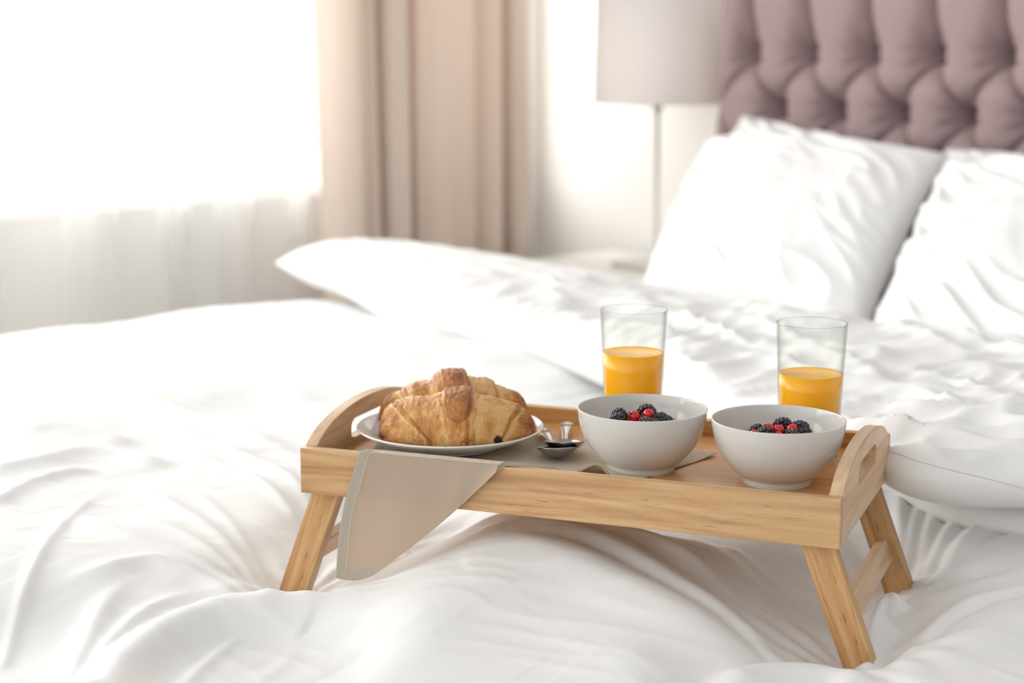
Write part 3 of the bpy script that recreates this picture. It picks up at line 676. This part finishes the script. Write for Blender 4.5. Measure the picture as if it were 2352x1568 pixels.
fm = N(M_nap, 'ShaderNodeMapRange'); fm.inputs['To Min'].default_value = 0.42; fm.inputs['To Max'].default_value = 0.06; lay = N(M_nap, 'ShaderNodeAttribute', attribute_name='backed'); lm = N(M_nap, 'ShaderNodeMath', operation='MAXIMUM'); L(M_nap, hem.outputs['Fac'], lm.inputs[0]); L(M_nap, lay.outputs['Fac'], lm.inputs[1])
L(M_nap, lm.outputs[0], fm.inputs[0])
mx = N(M_nap, 'ShaderNodeMixShader'); L(M_nap, fm.outputs[0], mx.inputs[0]); L(M_nap, b.outputs[0], mx.inputs[1]); L(M_nap, tl.outputs[0], mx.inputs[2])
L(M_nap, mx.outputs[0], M_nap.node_tree.nodes['Material Output'].inputs[0])
def tinv(P): 
    d = P - TO; return (d.dot(TU), d.dot(TV), d.z)
def onv(px, py, v): return tinv(on_plane(px, py, TV, tray(0, v).dot(TV)))
uA = onv(828, 1035, 0)[0]; uB = onv(1150, 1070, 0)[0]; uC = onv(1400, 1088, 0)[0]
HP = onv(770, 1328, -0.008); HQ = onv(862, 1318, -0.008)
fz_ = FLOORW
nf, nr = 150, 150
ss = np.linspace(0, 1, 190)
P = np.zeros((len(ss), nf + nr, 3)); WV = np.zeros((len(ss), nf + nr, 2)); HM = np.zeros((len(ss), nf + nr))
uRight = onz(1648, 1046, TO.z + fz_); uR = tinv(uRight)
for i, s in enumerate(ss):
    u_front = uA + (uC - uA) * s
    # floor polygon: front edge just inside the front panel, back edge from under the plate to the far corner between the bowls
    vb = 0.165 + (0.175 - 0.165) * s; ub = uA - 0.055 + ((uR[0] + 0.00) - (uA - 0.055)) * s
    if s > 0.72: vb = 0.175 - (s - 0.72) / 0.28 * (0.175 - uR[1])
    k = (u_front - uA) / (uB - uA)
    for j in range(nf):
        t = j / (nf - 1)                                    # 0 at the back, 1 at the front wall
        u = ub + (u_front - ub) * t; v = vb + (0.014 - vb) * t
        w = fz_ + 0.0018 + 0.0007 * math.sin(u * 60 + v * 25) + 0.0006 * math.sin(v * 90 - u * 30)
        # gather near the front wall rises to the rim
        rise = max(0, (t - 0.80) / 0.20)
        if k <= 1: tgt = 0.0018
        else:
            q = (k - 1) / ((uC - uA) / (uB - uA) - 1)
            tgt = 0.0018 - 0.0045 * q - 0.005 * math.exp(-((q - 0.55) / 0.10) ** 2) + 0.0065 * math.exp(-((q - 0.78) / 0.12) ** 2) - 0.012 * max(0, (q - 0.85) / 0.15)
            tgt = max(tgt, fz_ + 0.001)
            v = vb + (0.016 + 0.010 * q - vb) * t
        w = w + (tgt - w) * (rise ** 1.7)
        P[i, j] = (u, v, w); WV[i, j] = (u, v)
    for j in range(nr):
        t = (j + 1) / nr
        if k <= 1:
            # over the rim, then down the front along the hanging corner
            eL = np.array([HP[0], HP[2]]); eR = np.array([HQ[0], HQ[2]])
            kk = k
            if kk < 0.30: bot = eL + (eR - eL) * (kk / 0.30); bot[1] += 0.004 * math.sin(kk / 0.30 * math.pi) * -1 + 0.0
            else:
                f = (kk - 0.30) / 0.70; top = np.array([uB, -0.001]); bot = eR + (top - eR) * f
                bot[0] += 0.012 * math.sin(f * math.pi) * 0.4
            over = 0.10
            if t < over:
                f = t / over; u = u_front; v = 0.014 - f * 0.0165; w = 0.0018 + 0.0008 * math.sin(f * math.pi)
            else:
                f = (t - over) / (1 - over); st = np.array([u_front, 0.0018 - 0.0])
                pp = st + (bot - st) * f; u, w = pp
                if k < 0.25: u -= 0.006 * math.sin(f * math.pi) * (1 - k / 0.25)
                v = -0.0025 - 0.006 * f + 0.0022 * math.sin(k * 9 + 1) * math.sin(f * 2.2) - 0.003 * math.exp(-((k - 0.75) / 0.1) ** 2) * math.sin(f * math.pi)
        else:
            q = (k - 1) / ((uC - uA) / (uB - uA) - 1)
            # short turned edge lying on the rim
            b0 = P[i, nf - 1]; f = t
            reach = max(0, 1 - q * 1.6) * 0.011 + 0.0012
            u = b0[0] + 0.004 * f; v = b0[1] - reach * f; w = b0[2] - 0.0006 * f + 0.0012 * math.sin(f * math.pi)
        P[i, nf + j - 0] = (u, v, w); WV[i, nf + j] = (u, -(t * 0.1) if k > 1 else w)
    if i >= 0: 
        pass
du = np.abs(P[:, :, 0] - P[0:1, :, 0]); HM = 1 - sstep(0.0098, 0.0108, du)
tail = np.hypot(*(np.moveaxis(P[:, -1:, [0, 2]] - P[:, :, [0, 2]], -1, 0)))
kk = (uA + (uC - uA) * ss - uA) / (uB - uA)
HM = np.maximum(HM, (1 - sstep(0.0098, 0.0108, tail)) * (1 - sstep(0.27, 0.31, kk))[:, None] * (np.arange(nf + nr)[None, :] > nf + 20))
me = grid_mesh(P)
at_ = me.attributes.new('weave', 'FLOAT_VECTOR', 'POINT'); at_.data.foreach_set('vector', np.concatenate([WV, WV[..., :1] * 0], -1).reshape(-1).astype(np.float32))
at_ = me.attributes.new('hem', 'FLOAT', 'POINT'); at_.data.foreach_set('value', HM.reshape(-1).astype(np.float32))
BK = np.broadcast_to((np.arange(nf + nr)[None, :] < nf + 12), HM.shape).astype(np.float32)
at_ = me.attributes.new('backed', 'FLOAT', 'POINT'); at_.data.foreach_set('value', np.ascontiguousarray(BK).reshape(-1))
nap = link('napkin', me, M_nap, None, TM.copy())
md = nap.modifiers.new('s', 'SOLIDIFY'); md.thickness = 0.0007; md.offset = 1
tag(nap, 'beige linen napkin under the plate with one corner draped over the tray front', 'napkin')
# hem stitches along the hanging left edge
M_thread = mat('stitch_thread', (0.74, 0.69, 0.60), 0.8)
bm = bmesh.new(); cnt = 0
for j in range(nf + 12, nf + nr - 8, 3):
    row = P[:, j]; d = row[:, 0] - row[0, 0]; ii = int(np.argmin(np.abs(d - 0.0108)))
    a = Vector(P[ii, j]); c = Vector(P[ii, j + 2]) if j + 2 < nf + nr else a; dr = (c - a)
    if dr.length < 1e-5: continue
    r_ = bmesh.ops.create_cone(bm, segments=6, radius1=0.00028, radius2=0.00028, depth=dr.length * 0.8, cap_ends=True)
    mt = dr.to_track_quat('Z', 'Y').to_matrix().to_4x4(); mt.translation = (a + c) / 2 + Vector((0, -0.0009, 0))
    bmesh.ops.transform(bm, verts=r_['verts'], matrix=mt)
me = bpy.data.meshes.new('m'); bm.to_mesh(me); bm.free()
o = link('hem_stitching', me, M_thread, nap); o.matrix_basis = Matrix()

# ------------------------------------------------------------------ plate
ZF = TO.z + FLOORW
NAPT = 0.0034
pc = tinv(onz(1034, 986, ZF + 0.018)); PLC = tray(pc[0], pc[1], FLOORW + NAPT)
PR = 428 / 2 / FPX * (PLC - CAM).dot(VIEW)
prof = [(0, 0.0012), (PR * .48, 0.0012), (PR * .50, 0), (PR * .54, 0), (PR * .56, 0.0018), (PR * .70, 0.0058), (PR * .85, 0.0110), (PR * .96, 0.0155), (PR * .995, 0.0176), (PR, 0.0186), (PR * .993, 0.0193), (PR * .975, 0.0188), (PR * .90, 0.0155), (PR * .78, 0.0105), (PR * .66, 0.0062), (PR * .52, 0.0042), (PR * .3, 0.0038), (0, 0.0038)]
plate = link('plate', lathe(rounded(prof, 4), 128), M_plate, None, Matrix.Translation(PLC))
tag(plate, 'white round plate holding two croissants on the tray', 'plate')

# ------------------------------------------------------------------ croissants
def croissant_mat(name, seed):
    m = mat(name, (0.5, 0.25, 0.08), 0.48); b = m.node_tree.nodes['Principled BSDF']
    at = N(m, 'ShaderNodeAttribute', attribute_name='bake')
    v = mapping(m, (1, 1, 1)); n = N(m, 'ShaderNodeTexNoise', Scale=55.0, Detail=6.0, Roughness=0.65); L(m, v, n.inputs['Vector'])
    n2 = N(m, 'ShaderNodeTexNoise', Scale=420.0, Detail=4.0, Roughness=0.7); L(m, v, n2.inputs['Vector'])
    a1 = N(m, 'ShaderNodeMath', operation='MULTIPLY_ADD'); a1.inputs[1].default_value = 1.5; L(m, n.outputs[0], a1.inputs[0]); L(m, at.outputs['Fac'], a1.inputs[2])
    a2 = N(m, 'ShaderNodeMath', operation='MULTIPLY_ADD'); a2.inputs[1].default_value = 0.35; L(m, n2.outputs[0], a2.inputs[0]); L(m, a1.outputs[0], a2.inputs[2])
    a3 = N(m, 'ShaderNodeMath', operation='SUBTRACT'); a3.inputs[1].default_value = 0.82; L(m, a2.outputs[0], a3.inputs[0])
    r = ramp(m, a3.outputs[0], [(0.08, (0.74, 0.46, 0.175)), (0.32, (0.61, 0.28, 0.072)), (0.52, (0.48, 0.185, 0.04)), (0.82, (0.25, 0.07, 0.018))])
    jm = N(m, 'ShaderNodeAttribute', attribute_name='jam'); mx = N(m, 'ShaderNodeMix', data_type='RGBA'); L(m, jm.outputs['Fac'], mx.inputs[0])
    L(m, r.outputs[0], mx.inputs[6]); mx.inputs[7].default_value = (0.02, 0.004, 0.008, 1); L(m, mx.outputs[2], b.inputs['Base Color'])
    a4 = N(m, 'ShaderNodeMath', operation='ADD'); L(m, n.outputs[0], a4.inputs[0]); L(m, n2.outputs[0], a4.inputs[1])
    add_bump(m, a4.outputs[0], 0.8, 0.0022)
    b.inputs['Subsurface Weight'].default_value = 0.08; b.inputs['Subsurface Radius'].default_value = (0.004, 0.002, 0.001)
    b.inputs['Coat Weight'].default_value = 0.15; b.inputs['Coat Roughness'].default_value = 0.45
    return m
def croissant(length, prof, steps, tongue, seed, bend, jam=False, off=(0, 0), zsc=1.0):
    """prof: (s, height) from tip to tip; steps: wraps of dough (s on top, s at the front foot, raise, fade, side)"""
    ns_, nt_ = 460, 190
    s = np.sin(np.linspace(-1, 1, ns_) * np.pi / 2); th = np.linspace(0, 2 * np.pi, nt_, endpoint=False)
    Sg, Tg = np.meshgrid(s, th, indexing='ij')
    pa = np.array(prof); T = np.interp(s, pa[:, 0], pa[:, 1]); k = np.ones(15) / 15; T = np.convolve(np.pad(T, 7, 'edge'), k, 'valid')
    T = T * (1 - np.abs(s) ** 14).clip(0) ** 0.5; T = T[:, None]
    tx, ty = np.cos(Tg), np.sin(Tg)
    g = 1 - np.clip(ty, -0.3, 1); g = np.where(tx < 0, g, -0.7 * g)
    mul = np.ones(Sg.shape); bake = np.full(Sg.shape, 0.16)
    for (s0, s1, dr, fade, dirn, tone) in steps:
        e = s0 + (s1 - s0) * g + 0.022 * perlin(Tg * 1.7 + seed, Sg * 0 + s0 * 9, seed)
        d = (Sg - e) * dirn
        mul = mul + dr * (1 - sstep(-0.006, 0.014, d)) * np.exp(np.minimum(d, 0) / fade) - dr * 0.55 * np.exp(-((d - 0.022) / 0.018) ** 2)
        bake = bake + tone * (0.42 * np.exp(-((d + 0.012) / 0.016) ** 2) + 0.25 * np.exp(-((d - 0.016) / 0.010) ** 2) - 0.36 * np.exp(-((d - 0.055) / 0.028) ** 2))
    c, hw, lim = tongue
    wid = hw * (1 - np.clip((g.clip(0)) / lim, 0, 1) ** 5); inb = (sstep(0.0, 0.02, wid - np.abs(Sg - c - 0.02 * g)) * (wid > 0.01)); edge = np.exp(-((np.abs(Sg - c - 0.02 * g) - wid) / 0.012) ** 2) * (wid > 0.01)
    mul = mul + 0.045 * inb; bake = bake + 0.34 * inb + 0.12 * edge
    ends = sstep(0.70, 0.97, np.abs(Sg)); bake = bake + 0.30 * ends - 0.10 * sstep(.2, .5, Sg) * sstep(.7, .5, Sg)
    nz_ = 0.055 * fbm(Sg * 4.5 + seed, tx * 1.7 + ty * 1.1, 4, seed) + 0.026 * fbm(Sg * 17, Tg * 3.3, 4, seed + 2)
    rid = (1 - np.abs(perlin(Sg * 9 + 3 * np.cos(Tg * 2), Tg * 4.5, seed + 6)) * 2.4).clip(0) ** 2
    mul = mul + nz_ + ends * (0.11 * rid + 0.06 * np.sin(Tg * 8 + Sg * 14 + seed)); bake = bake + 0.22 * ends * (rid - 0.3) + 0.5 * nz_
    W = 0.55 * T * (1 + 0.12 * (1 - Sg ** 2)) + 0.002
    X = Sg * length / 2 + ends * 0.0015 * np.sin(Tg * 5 + seed)
    Y = -bend * (Sg ** 2) + W * mul * tx
    Z = 0.43 * T + np.where(ty > 0, 0.57 * T, 0.47 * T) * mul * np.sign(ty) * np.abs(ty) ** 0.92
    lift = lambda r: np.interp(r / PR, [0, .62, .70, .80, .90, 1.0, 1.1], [0, .0012, .0035, .0075, .0125, .0165, .0200])
    Z = Z * zsc + 0.8 * lift(np.hypot(X + off[0], -bend * Sg ** 2 + off[1]))
    Z = np.maximum(Z, lift(np.hypot(X + off[0], Y + off[1])) + 0.0005 + 0.0003 * perlin(X * 200, Y * 200, 3))
    jamv = np.zeros(Sg.shape)
    if jam:
        hx, hz = 0.0400, 0.0125
        dj = np.hypot(X - hx, (Z - hz) * 0.8) + 0.0016 * perlin(X * 450, Z * 450, 9)
        jamv = np.where(tx < -0.2, 1 - sstep(0.0026, 0.0046, dj), 0); Y = Y + jamv * 0.0025
        crack = np.exp(-((Z - 0.0135 - 0.0015 * np.sin(X * 900)) / 0.0005) ** 2) * (tx < -.2) * sstep(0.004, 0.008, X) * sstep(0.018, 0.014, X); Y = Y + crack * 0.0012; bake = bake + crack * .6
    me = grid_mesh(np.transpose(np.stack([X, Y, Z], -1), (1, 0, 2)), closed_u=True)
    for nm, arr in (('bake', bake), ('jam', jamv)):
        a = me.attributes.new(nm, 'FLOAT', 'POINT'); a.data.foreach_set('value', arr.T.reshape(-1).astype(np.float32))
    bm = bmesh.new(); bm.from_mesh(me); bmesh.ops.remove_doubles(bm, verts=bm.verts, dist=1e-6); bmesh.ops.recalc_face_normals(bm, faces=bm.faces); bm.to_mesh(me); bm.free()
    smooth(me); return me
zc = (PLC - CAM).dot(VIEW)
def place_level(px, v_off, wz):   # a point on the plate, v_off back from its centre
    vv = pc[1] + v_off; p = tinv(on_plane(px, 1000, TV, tray(0, vv).dot(TV))); return tray(p[0], vv, wz)
PZ = FLOORW + NAPT + 0.0040
CV = Matrix.Rotation(AZ, 4, 'Z')    # lies across the view
pf1 = [(-1, .020), (-.94, .030), (-.80, .038), (-.55, .0435), (-.28, .0460), (-.14, .0505), (0, .0520), (.15, .0515), (.24, .0470), (.45, .0445), (.65, .0390), (.80, .0330), (.93, .0260), (1, .018)]
st1 = [(-0.78, -0.42, 0.10, 0.30, -1, 1), (0.80, 0.62, 0.09, 0.30, 1, 0.9), (0.205, 0.17, 0.035, 0.2, 1, 0.7), (0.265, 0.24, 0.02, 0.2, 1, 0.6), (-0.16, -0.05, 0.03, 0.25, -1, 0.25)]
c1 = link('croissant', croissant(0.1475, pf1, st1, (0.03, 0.185, 0.80), 3, -0.016, True, (0.004, -0.026), 1.06), croissant_mat('golden_pastry_a', 1), None, Matrix.Translation(place_level(1048, -0.026, PZ)) @ Matrix.Rotation(AZ - 0.03, 4, 'Z'))
tag(c1, 'golden croissant in front on the plate with a dark jam spot at its base', 'croissant', 'croissants on the plate')
pf2 = [(-1, .018), (-.9, .027), (-.62, .040), (-.55, .0445), (-.30, .0470), (-.22, .0540), (0, .0560), (.16, .0545), (.22, .0500), (.45, .0480), (.60, .0400), (.9, .026), (1, .018)]
st2 = [(0.18, 0.26, 0.09, 0.30, 1, 1), (-0.27, -0.10, 0.08, 0.25, -1, 0.9), (0.56, 0.60, 0.08, 0.3, 1, 1), (-0.68, -0.5, 0.09, 0.3, -1, 1)]
c2 = link('croissant', croissant(0.145, pf2, st2, (-0.02, 0.16, 0.5), 8, 0.002, False, (0.003, 0.046), 1.0), croissant_mat('golden_pastry_b', 2), None, Matrix.Translation(place_level(1042, 0.046, PZ)) @ Matrix.Rotation(AZ + 0.06, 4, 'Z'))
tag(c2, 'golden croissant at the back of the plate, half hidden behind the jam spotted one', 'croissant', 'croissants on the plate')

# ------------------------------------------------------------------ bowls
def bowl_prof(R, H):
    return rounded([(0, 0.0035), (R * .40, 0.0035), (R * .47, 0.0), (R * .505, 0.0), (R * .515, 0.0025), (R * .525, 0.0062), (R * .63, H * .175), (R * .78, H * .34), (R * .895, H * .53), (R * .962, H * .74), (R * .99, H * .90), (R, H * .985), (R * .992, H), (R * .975, H * .992),
                    (R * .958, H * .90), (R * .928, H * .74), (R * .86, H * .55), (R * .74, H * .37), (R * .55, H * .21), (R * .3, H * .145), (0, H * .135)], 5)
def bowl_at(px, v, napt=0.0):
    p = tinv(on_plane(px, 1040, TV, tray(0, v).dot(TV))); return tray(p[0], v, FLOORW + napt)
BR_ = 0.0585; BH = 0.0575
bowls = []
B1 = bowl_at(1474, 0.098, 0.0); B2 = bowl_at(1786, 0.096, 0.0)
print('bowl depth', (B1 - CAM).dot(VIEW), (B2 - CAM).dot(VIEW))
BR_ = 308 / 2 / FPX * ((B2 + UPV * 0.05 - CAM).dot(VIEW)); BH = BR_ * 0.97
bme = lathe(bowl_prof(BR_, BH), 144)
for c, lab in ((B1, 'white porcelain bowl of granola and berries beside the spoons'), (B2, 'white porcelain bowl of granola and berries nearest the right tray handle')):
    o = link('bowl', bme, M_porc if not bme.materials else [], None, Matrix.Translation(c)); tag(o, lab, 'bowl', 'white breakfast bowls'); bowls.append(o)

# granola
M_gran = mat('toasted_oats', (0.55, 0.33, 0.13), 0.7)
v = mapping(M_gran, (1, 1, 1)); n = N(M_gran, 'ShaderNodeTexNoise', Scale=160.0, Detail=3.0); L(M_gran, v, n.inputs['Vector'])
L(M_gran, ramp(M_gran, n.outputs[0], [(0.3, (0.38, 0.19, 0.06)), (0.55, (0.60, 0.38, 0.15)), (0.75, (0.78, 0.60, 0.34))]).outputs[0], M_gran.node_tree.nodes['Principled BSDF'].inputs['Base Color'])
def granola(c, seed, label):
    rnd = random.Random(seed); bm = bmesh.new(); RR = BR_ * 0.80; top = BH * 0.62
    for k in range(520):
        r = RR * math.sqrt(rnd.random()); a = rnd.random() * 6.283
        z = top + 0.008 * (1 - (r / RR) ** 2) + rnd.uniform(-0.002, 0.002)
        q = bmesh.ops.create_icosphere(bm, subdivisions=1, radius=1)
        sc = (rnd.uniform(.0022, .0042), rnd.uniform(.0016, .0030), rnd.uniform(.0008, .0020))
        bmesh.ops.scale(bm, vec=sc, verts=q['verts'])
        for vv in q['verts']: vv.co *= rnd.uniform(0.85, 1.15)
        M = Euler((rnd.uniform(-.7, .7), rnd.uniform(-.7, .7), rnd.uniform(0, 6.28))).to_matrix().to_4x4(); M.translation = (r * math.cos(a), r * math.sin(a), z)
        bmesh.ops.transform(bm, matrix=M, verts=q['verts'])
    # the bed of oats beneath
    pr = lathe([(0, top + 0.0060), (RR * .5, top + 0.0045), (RR * .9, top - 0.0005), (RR * .97, top - 0.003), (RR * .80, top - 0.012), (RR * .5, top - 0.018), (0, top - 0.02)], 48)
    bm.from_mesh(pr); me = bpy.data.meshes.new('m'); bm.to_mesh(me); bm.free(); smooth(me)
    o = link('granola', me, M_gran, None, Matrix.Translation(c)); tag(o, label, 'granola', None, 'stuff'); return o
granola(B1, 4, 'toasted granola filling the bowl beside the spoons')
granola(B2, 9, 'toasted granola filling the bowl nearest the right tray handle')

# berries
M_black = mat('blackberry_skin', (0.016, 0.011, 0.020), 0.25); M_black.node_tree.nodes['Principled BSDF'].inputs['Coat Weight'].default_value = 0.3
M_red = mat('redcurrant_skin', (0.62, 0.012, 0.02), 0.15); bb = M_red.node_tree.nodes['Principled BSDF']; bb.inputs['Subsurface Weight'].default_value = 0.35; bb.inputs['Subsurface Radius'].default_value = (0.004, 0.0008, 0.0006); bb.inputs['Subsurface Scale'].default_value = 1.0
M_tip = mat('dried_flower_tip', (0.10, 0.05, 0.025), 0.8)
def blackberry_mesh(seed):
    rnd = random.Random(seed); bm = bmesh.new(); rows = [(-0.0072, .45), (-0.0050, .80), (-0.0022, .98), (0.0008, 1.0), (0.0036, .86), (0.0060, .60), (0.0078, .22)]
    for k, (z, f) in enumerate(rows):
        rr = 0.0060 * f; n = max(3, round(2 * math.pi * rr / 0.0031))
        for i in range(n):
            a = 2 * math.pi * (i + 0.5 * (k % 2)) / n + rnd.uniform(-.1, .1)
            q = bmesh.ops.create_uvsphere(bm, u_segments=12, v_segments=8, radius=0.00195 * rnd.uniform(.88, 1.1))
            bmesh.ops.translate(bm, verts=q['verts'], vec=(rr * math.cos(a), rr * math.sin(a), z + rnd.uniform(-.0004, .0004)))
    q = bmesh.ops.create_uvsphere(bm, u_segments=14, v_segments=10, radius=1); bmesh.ops.scale(bm, vec=(.0058, .0058, .0076), verts=q['verts'])
    me = bpy.data.meshes.new('m'); bm.to_mesh(me); bm.free(); smooth(me); me.materials.append(M_black); return me
bbm = [blackberry_mesh(k) for k in range(3)]
rcm = lathe([(0, -0.0052), (0.0016, -0.0050), (0.0034, -0.0040), (0.0048, -0.0020), (0.0052, 0.0002), (0.0047, 0.0024), (0.0032, 0.0042), (0.0012, 0.0051), (0, 0.0050)], 28); rcm.materials.append(M_red)
tipm = lathe([(0, 0.0048), (0.0010, 0.0049), (0.0008, 0.0060), (0.0011, 0.0072), (0, 0.0066)], 10); tipm.materials.append(M_tip)
def view_pt(px, py, centre, back):
    """point at a photo position, a set distance in front of (-) or behind (+) the bowl's axis"""
    n = F_; return on_plane(px, py, n, centre.dot(n) + back)
def berries(c, blacks, reds, where):
    for k, (px, py, back, rx, rz_, lab) in enumerate(blacks):
        o = bpy.data.objects.new('blackberry', bbm[k % 3]); C.objects.link(o); o.location = view_pt(px, py, c, back)
        o.rotation_euler = (rx, 0.3 * k, rz_); tag(o, 'blackberry %s in the bowl %s' % (lab, where), 'blackberry', 'blackberries in the bowls')
    for k, (px, py, back, r, lab) in enumerate(reds):
        o = bpy.data.objects.new('redcurrant', rcm); C.objects.link(o); o.location = view_pt(px, py, c, back)
        s = r / 0.0052; o.scale = (s, s, s); o.rotation_euler = (0.9 + 0.5 * k, 0.6 * k, k * 1.3)
        t_ = bpy.data.objects.new('flower_tip', tipm); C.objects.link(t_); t_.parent = o
        tag(o, 'red currant %s in the bowl %s' % (lab, where), 'red currant', 'red currants in the bowls')
w1_ = 'beside the spoons'; w2_ = 'nearest the right handle'
berries(B1, [(1422, 955, 0.004, 1.2, 0.3, 'at the back left of the cluster'), (1417, 968, -0.008, 0.5, 1.2, 'at the front left edge of the cluster'), (1485, 946, 0.012, 1.4, 2.0, 'highest, behind the two top currants'),
              (1483, 975, -0.012, 1.3, 0.8, 'at the front centre of the cluster'), (1500, 979, -0.010, 0.2, 0.3, 'low at the front right of centre'), (1515, 965, 0.002, 1.0, -0.6, 'at the right, below the right top currant'), (1531, 973, -0.002, 0.4, -0.3, 'at the far right edge of the cluster')],
        [(1457, 957, 0.0, 0.0056, 'large and bright, left of the top pair'), (1490, 951, 0.002, 0.0052, 'right one of the top pair'), (1449, 976, -0.006, 0.0046, 'low, between the two front blackberries'), (1470, 966, 0.003, 0.0046, 'half hidden above the front blackberry')], w1_)
berries(B2, [(1740, 992, 0.006, 1.2, 0.3, 'at the back left of the cluster'), (1757, 999, -0.009, 0.6, 1.2, 'at the front left between two currants'), (1798, 977, 0.012, 1.4, 2.0, 'highest, at the back of the cluster'),
              (1820, 1003, -0.010, 1.3, 0.8, 'low at the front right'), (1836, 984, 0.004, 0.2, 0.5, 'behind the right hand currant'), (1846, 997, -0.002, 0.7, -0.5, 'at the far right edge of the cluster'), (1780, 1000, 0.006, .7, .1, 'in the middle, half hidden by currants')],
        [(1766, 986, -0.001, 0.0056, 'left one of the top row'), (1789, 988, -0.003, 0.0052, 'middle one of the top row'), (1820, 987, -0.002, 0.0054, 'right one of the top row'), (1732, 999, -0.006, 0.0050, 'at the lower left edge'), (1788, 1002, -0.012, 0.0046, 'low at the front')], w2_)

# ------------------------------------------------------------------ glasses with juice
M_juice = mat('orange_juice', (1.0, 0.47, 0.010), 0.25); bb = M_juice.node_tree.nodes['Principled BSDF']
bb.inputs['Subsurface Weight'].default_value = 0.6; bb.inputs['Subsurface Radius'].default_value = (0.03, 0.012, 0.002); bb.inputs['Subsurface Scale'].default_value = 0.6
def glass_set(px, v, Hg, jl, labg, labj, wpx):
    p = tinv(on_plane(px, 1010, TV, tray(0, v).dot(TV))); c = tray(p[0], v, FLOORW)
    Rt = wpx / 2 / FPX * ((c + UPV * 0.1 - CAM).dot(VIEW)); Rb = Rt * 0.82; tk = 0.0014
    ro = lambda z: Rb + (Rt - Rb) * (z / Hg)
    pr = [(0, 0.001), (Rb * .7, 0.001), (Rb * .9, 0.0), (Rb * .985, 0.0012), (ro(0.006), 0.006)] + [(ro(z), z) for z in np.linspace(0.02, Hg - 0.004, 6)] + [(ro(Hg) * 1.004, Hg - 0.0012), (ro(Hg) - 0.0003, Hg), (ro(Hg) - tk, Hg - 0.001)] + \
         [(ro(z) - tk, z) for z in np.linspace(Hg - 0.006, 0.02, 6)] + [(ro(0.010) - tk * 1.4, 0.0105), (Rb * .8, 0.0082), (Rb * .5, 0.0075), (0, 0.0075)]
    g = link('drinking_glass', lathe(pr, 128), M_glass, None, Matrix.Translation(c)); tag(g, labg, 'glass', 'glasses of juice')
    ov = 0.0003
    jp = [(0, 0.0073), (Rb * .5, 0.0073), (Rb * .8, 0.0080), (ro(0.010) - tk * 1.4 + ov, 0.0103)] + [(ro(z) - tk + ov, z) for z in np.linspace(0.02, jl, 5)] + [(ro(jl) - tk - 0.0015, jl - 0.0008), (0, jl - 0.0010)]
    j = link('orange_juice', lathe(jp, 96), M_juice, None, Matrix.Translation(c)); tag(j, labj, 'juice', 'juice in the glasses')
    return c, Rt
g1 = glass_set(1452, 0.203, 0.130, 0.088, 'clear tumbler of orange juice behind the bowl beside the spoons', 'orange juice filling two thirds of the tumbler nearer the croissants', 154)
g2 = glass_set(1857, 0.200, 0.128, 0.080, 'clear tumbler of orange juice behind the bowl nearest the right handle', 'orange juice in the tumbler nearer the right tray handle', 162)
print('glass R', g1[1], g2[1])

# ------------------------------------------------------------------ spoons
def spoon_mesh():
    # local: bowl tip toward -Y, handle toward +Y; the bowl's rim tips up a little toward its point
    n, m = 110, 25
    ys = np.linspace(0, 0.138, n); P = np.zeros((n, m, 3)); LB = 0.050
    for i, y in enumerate(ys):
        if y < LB:
            f = y / LB; w = 0.0188 * max(0.0, math.sin(math.pi * f ** 0.80)) ** 0.55; w = max(w, 0.0004 if f < .5 else 0.0028)
            dep = 0.0098 * max(0.0, math.sin(math.pi * min(1, f ** 0.85))) ** 0.75; zc = 0.0098 + (0.026 - y) * 0.20
        else:
            f = (y - LB) / (0.138 - LB); w = 0.0026 - 0.0004 * math.sin(f * math.pi) + 0.0046 * sstep(0.05, 0.85, f); w *= math.sqrt(max(0.0, 1 - max(0, (f - 0.90) / 0.10) ** 2)) if f > .9 else 1
            dep = 0.0; zc = 0.0050 + 0.0030 * math.sin(min(1, f * 1.25) * math.pi) * (f < 0.8) + 0.0 - 0.0022 * f
        for j in range(m):
            s_ = -1 + 2 * j / (m - 1); P[i, j] = (w * s_, y, zc - dep * (1 - abs(s_) ** 2.3) + (0.0005 * (1 - s_ * s_) if y >= LB else 0))
    return grid_mesh(P)
spm = spoon_mesh(); spm.materials.append(M_steel)
h0 = tinv(onz(1297, 1052, ZF + 0.004)); 
for (px, py, ang, dz, lab) in ((1293, 1054, 0.13, 0.0006, 'steel teaspoon lying below the other, handle toward the plate'), (1300, 1046, -0.05, 0.0032, 'steel teaspoon stacked on top of the other beside the bowl')):
    q = tinv(onz(px, py, ZF + 0.006))
    o = bpy.data.objects.new('teaspoon', spm); C.objects.link(o)
    o.matrix_basis = Matrix.Translation(tray(q[0], q[1] - 0.006, FLOORW + NAPT * 0.6 + dz)) @ Matrix.Rotation(AZ + ang + 0.0, 4, 'Z')
    md = o.modifiers.new('s', 'SOLIDIFY'); md.thickness = 0.0011; md.offset = 0
    tag(o, lab, 'spoon', 'teaspoons on the napkin')
